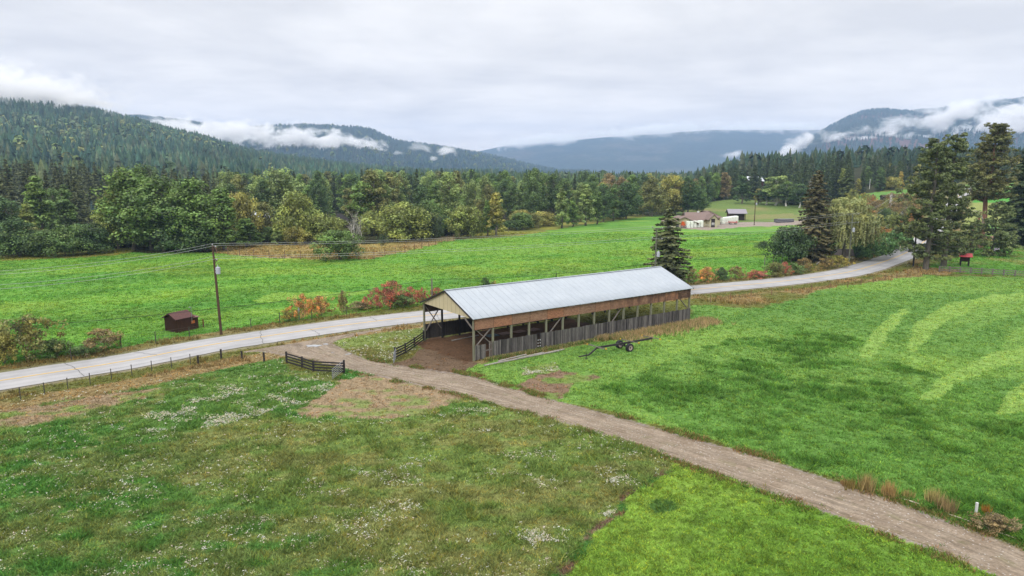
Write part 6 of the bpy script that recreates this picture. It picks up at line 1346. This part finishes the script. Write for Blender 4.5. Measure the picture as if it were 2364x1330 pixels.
p = at(2045, 462); o = thing('field_shelter', 'small dark shelter beside the bare birch on the autumn slope', 'shelter', p); mw, mr_ = MB(), MB(); gable_block(mw, mr_, -1.6, 1.6, 0, 2.5, 1.8, 2.5, 'x', .3); mw.build('wall', M_DK, o); mr_.build('roof', M_DK, o)
house(2394, 568, 8, 9, 2.8, 4.0, M_METR, simple('pale_blue_wall', lin(150, 185, 215), .7, .06), 'pale blue building cut by the right edge of the picture', 0)
p = at(2300, 582); mb = MB(); mb.beam((0, 0, 0), (1.2, 1.6, .9), 1.2, .12); o = mb.build('leaning_sheet', M_METR); o.location = p; tag(o, 'pale sheet leaning on the lawn right of the dead-limbed pine', 'sheet')
# ------------------------------------------------------------------ single trees of the foreground and middle distance
ptree('lonefir', 1540, 642, 478, 98, GR['conb'], 'lone dark fir with drooping boughs behind the barn roof and utility pole', var=0, dist=118, rz=.6)
ptree('spruce', 1874, 604, 390, 92, np.array([.09, .085, .042]), 'tall brownish spruce between the round dark trees and the weeping willow', var=0)
ptree('willow', 1948, 604, 455, 140, np.array([.17, .195, .075]), 'large weeping willow with pale hanging branches beside the curving road')
ptree('orchard', 1822, 607, 522, 96, GR['dgreen'] * .85, 'round dark tree reaching the ground left of the brownish spruce', var=1)
ptree('orchard', 1850, 598, 535, 60, GR['dgreen'], 'dark leafy tree pressed between the round dark tree and the spruce', var=1)
ptree('cotton', 1908, 598, 500, 56, GR['dgreen'] * .8, 'dark tree filling the gap between the spruce and the weeping willow')
ptree('orchard', 1763, 588, 557, 38, GR['dgreen'], 'small umbrella-shaped fruit tree on the green field left of the dark trees', var=0)
ptree('bush', 2060, 0 + 530, 492, 34, GR['ygreen'], 'bright yellow-green round bush beside the black car', 'bush')
ptree('bush', 2040, 528, 480, 34, GR['dgreen'], 'dark bush behind the black car', 'bush')
ptree('pine', 2137, 622, 311, 135, GR['pineg'] * .85, 'tall shaggy pine at the roadside with foliage down its whole trunk, left of two', var=0, rz=0)
ptree('pine', 2178, 614, 299, 112, GR['pineg'] * .8, 'tall shaggy pine standing just right of and behind the roadside one', var=1, rz=1)
ptree('pine', 2262, 572, 277, 112, GR['olive'] * .62, 'tallest pine with long bare reddish trunk and rounded dense crown', var=2, rz=0)
ptree('pine', 2290, 590, 462, 100, GR['pineg'], 'shorter dark pine under the red-trunked one, foliage to the ground', var=3)
ptree('spruce', 2352, 568, 332, 118, GR['con'] * 1.1, 'dark spruce cut by the right edge of the picture', var=1)
ptree('pine', 2246, 590, 505, 46, GR['pineg'], 'small ragged pine with dead limbs left of the shorter dark pine', var=3)
def dead_limbs(px, pb, label):
    p = at(px, pb); o = thing('dead_tree', label, 'tree', p); s = p.y / F_PX; mb = MB(); P = lambda dx, dy: (dx * s, 0, (pb - dy) * s * .985)
    mb.tube([P(0, pb), P(-2, 560), P(2, 530), P(12, 500), P(14, 488)], [.42, .36, .3, .25, .2], 7); mb.build('trunk', M_RED, o)
    mb = MB(); mb.tube([P(-14, 492), P(-2, 485), P(10, 489), P(20, 505), P(22, 520), P(14, 535), P(15, 555)], [.06, .1, .13, .12, .1, .08, .04], 5); mb.tube([P(2, 532), P(-10, 528), P(-16, 536), P(-18, 545)], [.12, .1, .07, .04], 5); mb.tube([P(14, 535), P(18, 560), P(20, 580)], [.07, .05, .02], 4); mb.build('dead_limb', M_DEADW, o)
dead_limbs(2240, 588, 'leaning reddish trunk with arched bleached dead limbs between the pines')

def hedge(label, A, B, w, h, col, seed):
    g = np.random.default_rng(seed); A = at(*A); B = at(*B); d = B - A; L = math.hypot(d.x, d.y); u_ = np.array([d.x / L, d.y / L, 0]); v_ = np.array([-u_[1], u_[0], 0]); Cs = []; Ns = []; Vv = []
    for i in range(int(L * w * .9)):
        s = g.uniform(0, 1); t = g.uniform(-.5, .5); end = min(1, 5 * s + .35, 5 * (1 - s) + .35); c = u_ * L * s + v_ * w * t * end + np.array([0, 0, h * end * g.uniform(.35, .72) * math.sqrt(1 - (1.6 * t) ** 2 * .9)]); r = g.uniform(.5, .95); m = 80
        dd = g.normal(0, 1, (m, 3)); dd[:, 2] += .5; dd /= np.linalg.norm(dd, axis=1, keepdims=True); Cs.append(c + dd * r * g.uniform(.6, 1.05, (m, 1))); Ns.append(dd + g.normal(0, .4, (m, 3))); Vv.append(np.clip(g.uniform(.25, .7) + g.normal(0, .15, m), 0, 1))
    c = np.concatenate(Cs); k = c[:, 2] > 0; me = leaf_mesh('foliage', c[k], np.concatenate(Ns)[k], g.uniform(.12, .26, len(c))[k], np.concatenate(Vv)[k], M_LEAF, g); o = thing('hedge', label, 'hedge', A); q = link('foliage', me, o); q.color = (*[float(x) for x in col], 1)
    for x_ in (.2, .5, .8): mb = MB(); p = u_ * L * x_; mb.tube([tuple(p + [0, 0, -.2]), tuple(p + [.2, .1, h * .5])], [.12, .05], 5); mb.build('stem', M_BARK, o)
hedge('long dense dark green hedge along the inside of the road curve', (1996, 603), (2076, 574), 8.5, 6.6, GR['hedge'] * 1.15, 3)

SHR = [
 ('autumn',72,832,728,128,'olive','large dull green roadside bush with yellow patches at the left'),
 ('shrub',12,840,768,75,'gold','yellowing bush at the left edge beside the road'),
 ('shrub',128,826,782,70,'mid','low green growth at the right foot of the large roadside bush'),
 ('autumn',238,812,760,100,'brown','rounded bronze-leaved bush beside the road left of the well shed'),
 ('shrub',185,822,800,70,'mid','low green ground shrub between the two roadside bushes at left'),
 ('autumn',697,738,680,52,'orange','orange-leaved bush behind the silver road sign'),
 ('autumn',742,730,684,52,'orange','orange and green bush right of the road sign'),
 ('autumn',665,742,715,40,'gold','small yellow-orange bush left of the road sign'),
 ('autumn',794,724,672,26,'brown','thin upright brownish sapling between the orange and the red bushes'),
 ('shrub',835,716,696,60,'brown','low brown bramble before the red bushes'),
 ('autumn',872,714,664,46,'red','dark red-leaved bush, leftmost of the red ones'),
 ('autumn',905,710,648,62,'red','tallest red and pink bush beyond the road'),
 ('autumn',945,706,663,52,'red','red bush with yellow-green patches left of the barn'),
 ('shrub',928,710,680,60,'mid','green bush mixed in under the red ones'),
 ('autumn',976,704,665,26,'red','small bright red bush at the left tip of the barn roof'),
 ('autumn',1008,702,664,40,'red','orange-red bush just behind the barn gable'),
 ('shrub',1122,690,640,30,'dgreen','small dark green bush peeking over the barn roof ridge'),
 ('autumn',1142,690,648,24,'gold','small yellow bush peeking over the barn roof ridge'),
 ('autumn',1596,655,620,34,'brown','brown bush behind the right end of the barn roof'),
 ('autumn',1634,652,617,48,'orange','orange-topped bush, second right of the barn'),
 ('shrub',1664,648,617,36,'dgreen','dark green bush between two orange ones right of the barn'),
 ('autumn',1699,646,614,40,'brown','rust-coloured pointed bush right of the dark green one'),
 ('autumn',1745,642,624,58,'red','low bright red bush across the field edge'),
 ('shrub',1788,640,606,52,'olive','large green bush right of the low bright red one'),
 ('autumn',1812,636,605,34,'red','reddish bush between two green ones'),
 ('shrub',1833,634,607,44,'mid','green bush left of the slanting pale pole'),
 ('autumn',1855,628,595,44,'brown','tan-leaved bush touching the slanting pale pole'),
 ('autumn',1908,622,596,44,'brown','bronze bush left of the greenish utility pole'),
 ('autumn',1936,618,590,44,'gold','golden-green bush at the foot of the greenish utility pole'),
 ('shrub',2300,1226,1188,84,'brown','brown dying bush right of the white marker post'),
]
for s_ in SHR: ptree(s_[0], s_[1], s_[2], s_[3], s_[4], GR[s_[5]] * (1.1 if s_[5] in ('red', 'orange') else .95), s_[6], 'bush', 'autumn bushes' if s_[0] == 'autumn' else None)
# scrub on the slope and undergrowth at the wood's edge
gq = np.random.default_rng(31); scr = []
while len(scr) < 62:
    px, py = gq.uniform(1955, 2135), gq.uniform(462, 560)
    if not (px > 1960 + max(0, (py - 490)) * .9 and px < 2180 - (py - 462) * .75): continue
    if abs(px - 2025) < 32 and 510 < py < 545: continue
    q = at(px, py)
    if seg_dist(np.array([q.x]), np.array([q.y]), ROADC)[0][0] < 8 or any((q - w_).length < 3.5 for w_ in scr): continue
    scr.append(q)
ORD2 = ['leftmost', 'second', 'third', 'fourth', 'fifth', 'sixth', 'seventh', 'eighth', 'ninth', 'tenth', 'eleventh', 'twelfth']
cnt = {}
for i, q in enumerate(sorted(scr, key=lambda v: v.x)):
    ck = ['orange', 'brown', 'gold', 'olive', 'brown', 'ygreen'][int(gq.integers(0, 6))]; tn = {'orange': 'orange', 'brown': 'russet', 'gold': 'golden', 'olive': 'olive', 'ygreen': 'yellow-green'}[ck]
    w_ = gq.uniform(3, 6.5); sz = 'small' if w_ < 4.7 else 'big'; up = 'upper' if q.y > 245 else 'lower'; k_ = cnt[(tn, sz, up)] = cnt.get((tn, sz, up), 0) + 1
    tree('autumn', q.x, q.y, w_ * gq.uniform(.45, .95), w_, GR[ck] * .9, '%s %s %s scrub bush on the %s autumn slope above the road curve' % ((ORD2 + ['thirteenth', 'fourteenth', 'fifteenth', 'sixteenth', 'seventeenth', 'eighteenth'])[min(k_ - 1, 17)], sz, tn, up), 'bush', 'scrub on the autumn slope')
cnt = {}
for px in range(-20, 1640, 26):
    px_ = px + gq.uniform(-10, 10); py = np.interp(px_, [-60, 250, 430, 560, 640, 850, 1060, 1200, 1330, 1480, 1620], [590, 568, 574, 566, 556, 545, 542, 531, 515, 500, 482]) + gq.uniform(-6, 0)
    if 690 < px_ < 860: continue
    q = at(px_, py); w_ = gq.uniform(5, 10); ck = ['mid', 'dgreen', 'olive', 'green', 'gold'][int(gq.integers(0, 5))]; tn = {'mid': 'green', 'dgreen': 'dark green', 'olive': 'olive', 'green': 'light green', 'gold': 'yellowish'}[ck]; lm = next(n for lim, n in LMK if px_ < lim); k_ = cnt[(tn, lm)] = cnt.get((tn, lm), 0) + 1
    tree('bush', q.x, q.y, w_ * gq.uniform(.45, .75), w_, GR[ck], '%s%s thicket beside the %s, foot of the wood' % ('' if k_ == 1 else ORD2[k_ - 1] + ' ', tn, lm), 'bush', 'thickets at the foot of the wood', name='thicket')

# ------------------------------------------------------------------ grass, weeds and flowers
def m_grass():
    t = NT('grass_blades'); c = t.attr('col'); d = t.n('ShaderNodeBsdfDiffuse', {'Color': c}); tr = t.n('ShaderNodeBsdfTranslucent', {'Color': c}); m = t.n('ShaderNodeMixShader', {0: .2, 1: d.outputs[0], 2: tr.outputs[0]}); t.t.links.new(m.outputs[0], t.out.inputs[0]); return t.m
M_GRASS = m_grass()
def blades(name, label, cat, x, y, z, h, r, col, nb, width, lean, g, curl=.5):
    """nb pointed blades around every (x, y); arrays h, r (spread), col (n,3)"""
    n = len(x); a = g.uniform(0, 6.28, (n, nb)); rr = np.sqrt(g.uniform(0, 1, (n, nb))) * r[:, None]; b = np.stack([x[:, None] + np.cos(a) * rr, y[:, None] + np.sin(a) * rr, np.broadcast_to(z[:, None], (n, nb)) - .01], -1)
    a2 = a + g.normal(0, 1.0, (n, nb)); hh = h[:, None] * g.uniform(.5, 1.2, (n, nb)); ln = lean * hh * g.uniform(.2, 1.3, (n, nb)); tip = b + np.stack([np.cos(a2) * ln, np.sin(a2) * ln, hh], -1)
    a3 = g.uniform(0, 6.28, (n, nb)); ww = width[:, None] * g.uniform(.6, 1.3, (n, nb)); s = np.stack([np.cos(a3) * ww, np.sin(a3) * ww, np.zeros((n, nb))], -1)
    V = np.stack([b - s, b + s, tip], 2).reshape(-1, 3); F = np.arange(len(V)).reshape(-1, 3); C = (col[:, None, :] * g.uniform(.5, 1.65, (n, nb, 1))).reshape(-1, 3)
    return tag(link(name, npmesh(name, V, F, M_GRASS, cols=np.clip(C, 0, .8))), label, cat, kind='stuff')
g = np.random.default_rng(41)
def cover(n, y0, y1, um=.86):
    u = g.uniform(-um, um, n); y = np.exp(g.uniform(math.log(y0), math.log(y1), n)); x = u * y; c, f = zone(x, y); d, s = seg_dist(x, y, ROADC); k = (d > 3.9)
    lx = (x - BA.x) * BX.x + (y - BA.y) * BX.y; ly = (x - BA.x) * BY.x + (y - BA.y) * BY.y; k &= ~((lx > -.3) & (lx < BL * .66) & (ly > -.1) & (ly < BW + .1))
    k &= g.uniform(0, 1, n) > f[:, 2] * 1.02
    return x[k], y[k], c[k], f[k]
x, y, c, f = cover(240000, 27, 235, 1.12)
n1 = fbm(x, y, 1.1, 7, 3); dk = f[:, 1] * sst((n1 - .46) / .12); c = c * (1 - dk[:, None] * np.array([.38, .27, .36])) * (0.8 + .4 * fbm(x, y, .7, 9, 2))[:, None]
c = c * 1.22; yel = (g.uniform(0, 1, len(x)) < .16)[:, None]; c = np.where(yel, c * [1.45, 1.12, .8], c)
blades('field_grass', 'short green grass and clover over the fields beside the road and drive', 'grass', x, y, H(x, y), .05 + .20 * dk + .07 * f[:, 1] + .0005 * y + .05 * n1, .10 + .0014 * y + .12 * dk, c, 8, .020 + .00034 * y, 1.5, g)
# tall dry grass where the ground is brown
x, y, c, f = cover(90000, 32, 190); br = (c[:, 0] > c[:, 1] * 1.04) & ~inpoly(x, y, ZP['nearleft']) & (f[:, 2] < .3) & (fbm(x, y, 3, 12, 3) > .40); x, y, c = x[br], y[br], c[br]
c = c * g.uniform(.75, 1.35, (len(x), 1)) * np.where(g.uniform(0, 1, (len(x), 1)) < .25, [1.2, .95, .75], [1.1, 1.08, 1]); blades('dry_grass', 'tall tan and rusty dry grass along the verges and field edges', 'dry grass', x, y, H(x, y), .18 + .3 * fbm(x, y, 4, 6, 2) + .0006 * y, .16 + .001 * y, c, 8, .014 + .0005 * y, .55, g)
# rusty dock and weeds along the drive, and around the barn's fence
def along(P, n, off, sp): s = g.uniform(0, len(P) - 1.001, n); i = s.astype(int); q = P[i] + (P[i + 1] - P[i]) * (s - i)[:, None]; return q + off + g.normal(0, sp, (n, 2))
q1 = along(DLr[40:], 2600, np.array([-.1, -.2]), .3); q2 = along(DRr[60:], 3600, np.array([.1, .35]), .35); q = np.concatenate([q1, q2]); x, y = q[:, 0], q[:, 1]
cw = np.array([lin(170, 130, 92), lin(122, 138, 66), lin(160, 142, 92), lin(100, 144, 64)])[g.integers(0, 4, len(x))]; k = fbm(x, y, 2.5, 3, 2) > .5; blades('roadside_weeds', 'rusty and green weeds edging the gravel drive', 'weeds', x[k], y[k], H(x, y)[k], np.full(k.sum(), .2), np.full(k.sum(), .2), cw[k], 7, np.full(k.sum(), .03), .8, g)
n = 2600; lx = g.uniform(1.2, BL + 3.5, n); ly = -.35 - np.abs(g.normal(0, .35 + 1.2 * (lx > BL * .55), n)); x = BA.x + BX.x * lx + BY.x * ly; y = BA.y + BX.y * lx + BY.y * ly
cw = np.where((g.uniform(0, 1, n) < np.where(lx > BL * .5, .8, .4))[:, None], lin(214, 186, 136), lin(114, 150, 70)); k = (lx > BL * .5) | (lx < 4) | (g.uniform(0, 1, n) < .5); blades('fence_weeds', 'dry straw-coloured grass along the foot of the barn fence', 'dry grass', x[k], y[k], np.zeros(k.sum()), np.where(lx > BL * .5, .6, .35)[k], np.full(k.sum(), .25), cw[k], 9, np.full(k.sum(), .03), .5, g)
# wild flowers: creamy white clusters
u = g.uniform(-.86, .5, 420000); y = np.exp(g.uniform(math.log(29), math.log(100), len(u))); x = u * y; k0 = (x < 20); x, y = x[k0], y[k0]; _, f = zone(x, y); k = g.uniform(0, 1, len(x)) < f[:, 0] ** 1.3 * 1.0 * sst((fbm(x * .7, y, 1.6, 19, 3) - .36) / .2); x, y = x[k], y[k]
k = inpoly(x, y, DRVPOLY) == False; x, y = x[k], y[k]; n = len(x); nb = 5
b = np.stack([x, y, H(x, y) + .1], -1)[:, None, :] + g.normal(0, 1, (n, nb, 3)) * [.07, .07, .03]; s = (.022 + .00034 * y)[:, None, None] * g.uniform(.5, 1.4, (n, nb, 1)); a = g.uniform(0, 6.28, (n, nb)); t1 = np.stack([np.cos(a), np.sin(a), g.normal(0, .3, (n, nb))], -1) * s; t2 = np.stack([-np.sin(a), np.cos(a), g.normal(0, .3, (n, nb)) + .3], -1) * s
V = np.stack([b - t1, b + t2, b + t1, b - t2], 2).reshape(-1, 3); pal = np.array([lin(226, 228, 214, .75), lin(214, 218, 182, .7), lin(206, 206, 150, .7), lin(226, 210, 192, .75)]); C = pal[g.integers(0, 4, n)][:, None, :] * g.uniform(.7, 1.1, (n, nb, 1))
tag(link('wildflowers', npmesh('wildflowers', V, np.arange(len(V)).reshape(-1, 4), M_GRASS, cols=C.reshape(-1, 3))), 'small creamy white wildflowers scattered in patches over the near pasture', 'flowers', kind='stuff')
# clumps of reeds beside the drive
for i, (px, pb, pt, w_, cc, lb) in enumerate([(2002,1132,1092,34,(206,182,124),'tall straw reed clump with a dark base, leftmost beside the drive'),(1966,1128,1106,34,(170,150,90),'short olive tuft left of the tallest straw reed clump'),(2052,1148,1108,34,(214,180,120),'tawny reed clump, second along the drive'),(2093,1150,1132,30,(190,176,110),'low pale tuft between the reed clumps'),(2152,1162,1124,36,(214,198,130),'tall pale straw reed clump left of the marker post'),(2185,1180,1142,36,(186,162,116),'brown seedy weed clump just left of the marker post'),(2275,1188,1166,26,(196,140,70),'small orange weed right of the marker post'),(1950,1120,1108,22,(186,150,104),'small rusty weed at the start of the reed clumps')]):
    q = at(px, pb); h_ = topz(q.x, q.y, pt); r_ = w_ / F_PX * q.y / 2; m = 26; xx = g.normal(0, r_ * .45, m); yy = g.normal(0, r_ * .45, m); n_ = m; nb = 9
    a = g.uniform(0, 6.28, (n_, nb)); b = np.stack([xx[:, None] + np.cos(a) * .05, yy[:, None] + np.sin(a) * .05, np.zeros((n_, nb))], -1); hh = h_ * g.uniform(.5, 1.1, (n_, nb)); tip = b + np.stack([np.cos(a) * .2 * hh, np.sin(a) * .2 * hh, hh], -1); s_ = np.stack([np.sin(a) * .022, np.cos(a) * .022, a * 0], -1)
    V = np.stack([b - s_, b + s_, tip], 2).reshape(-1, 3); C = (lin(*cc) * g.uniform(.6, 1.4, (len(V) // 3, 1))); o = link('reed_clump', npmesh('reed_clump', V, np.arange(len(V)).reshape(-1, 3), M_GRASS, cols=C)); o.location = q; tag(o, lb, 'reeds', 'reed clumps along the drive')
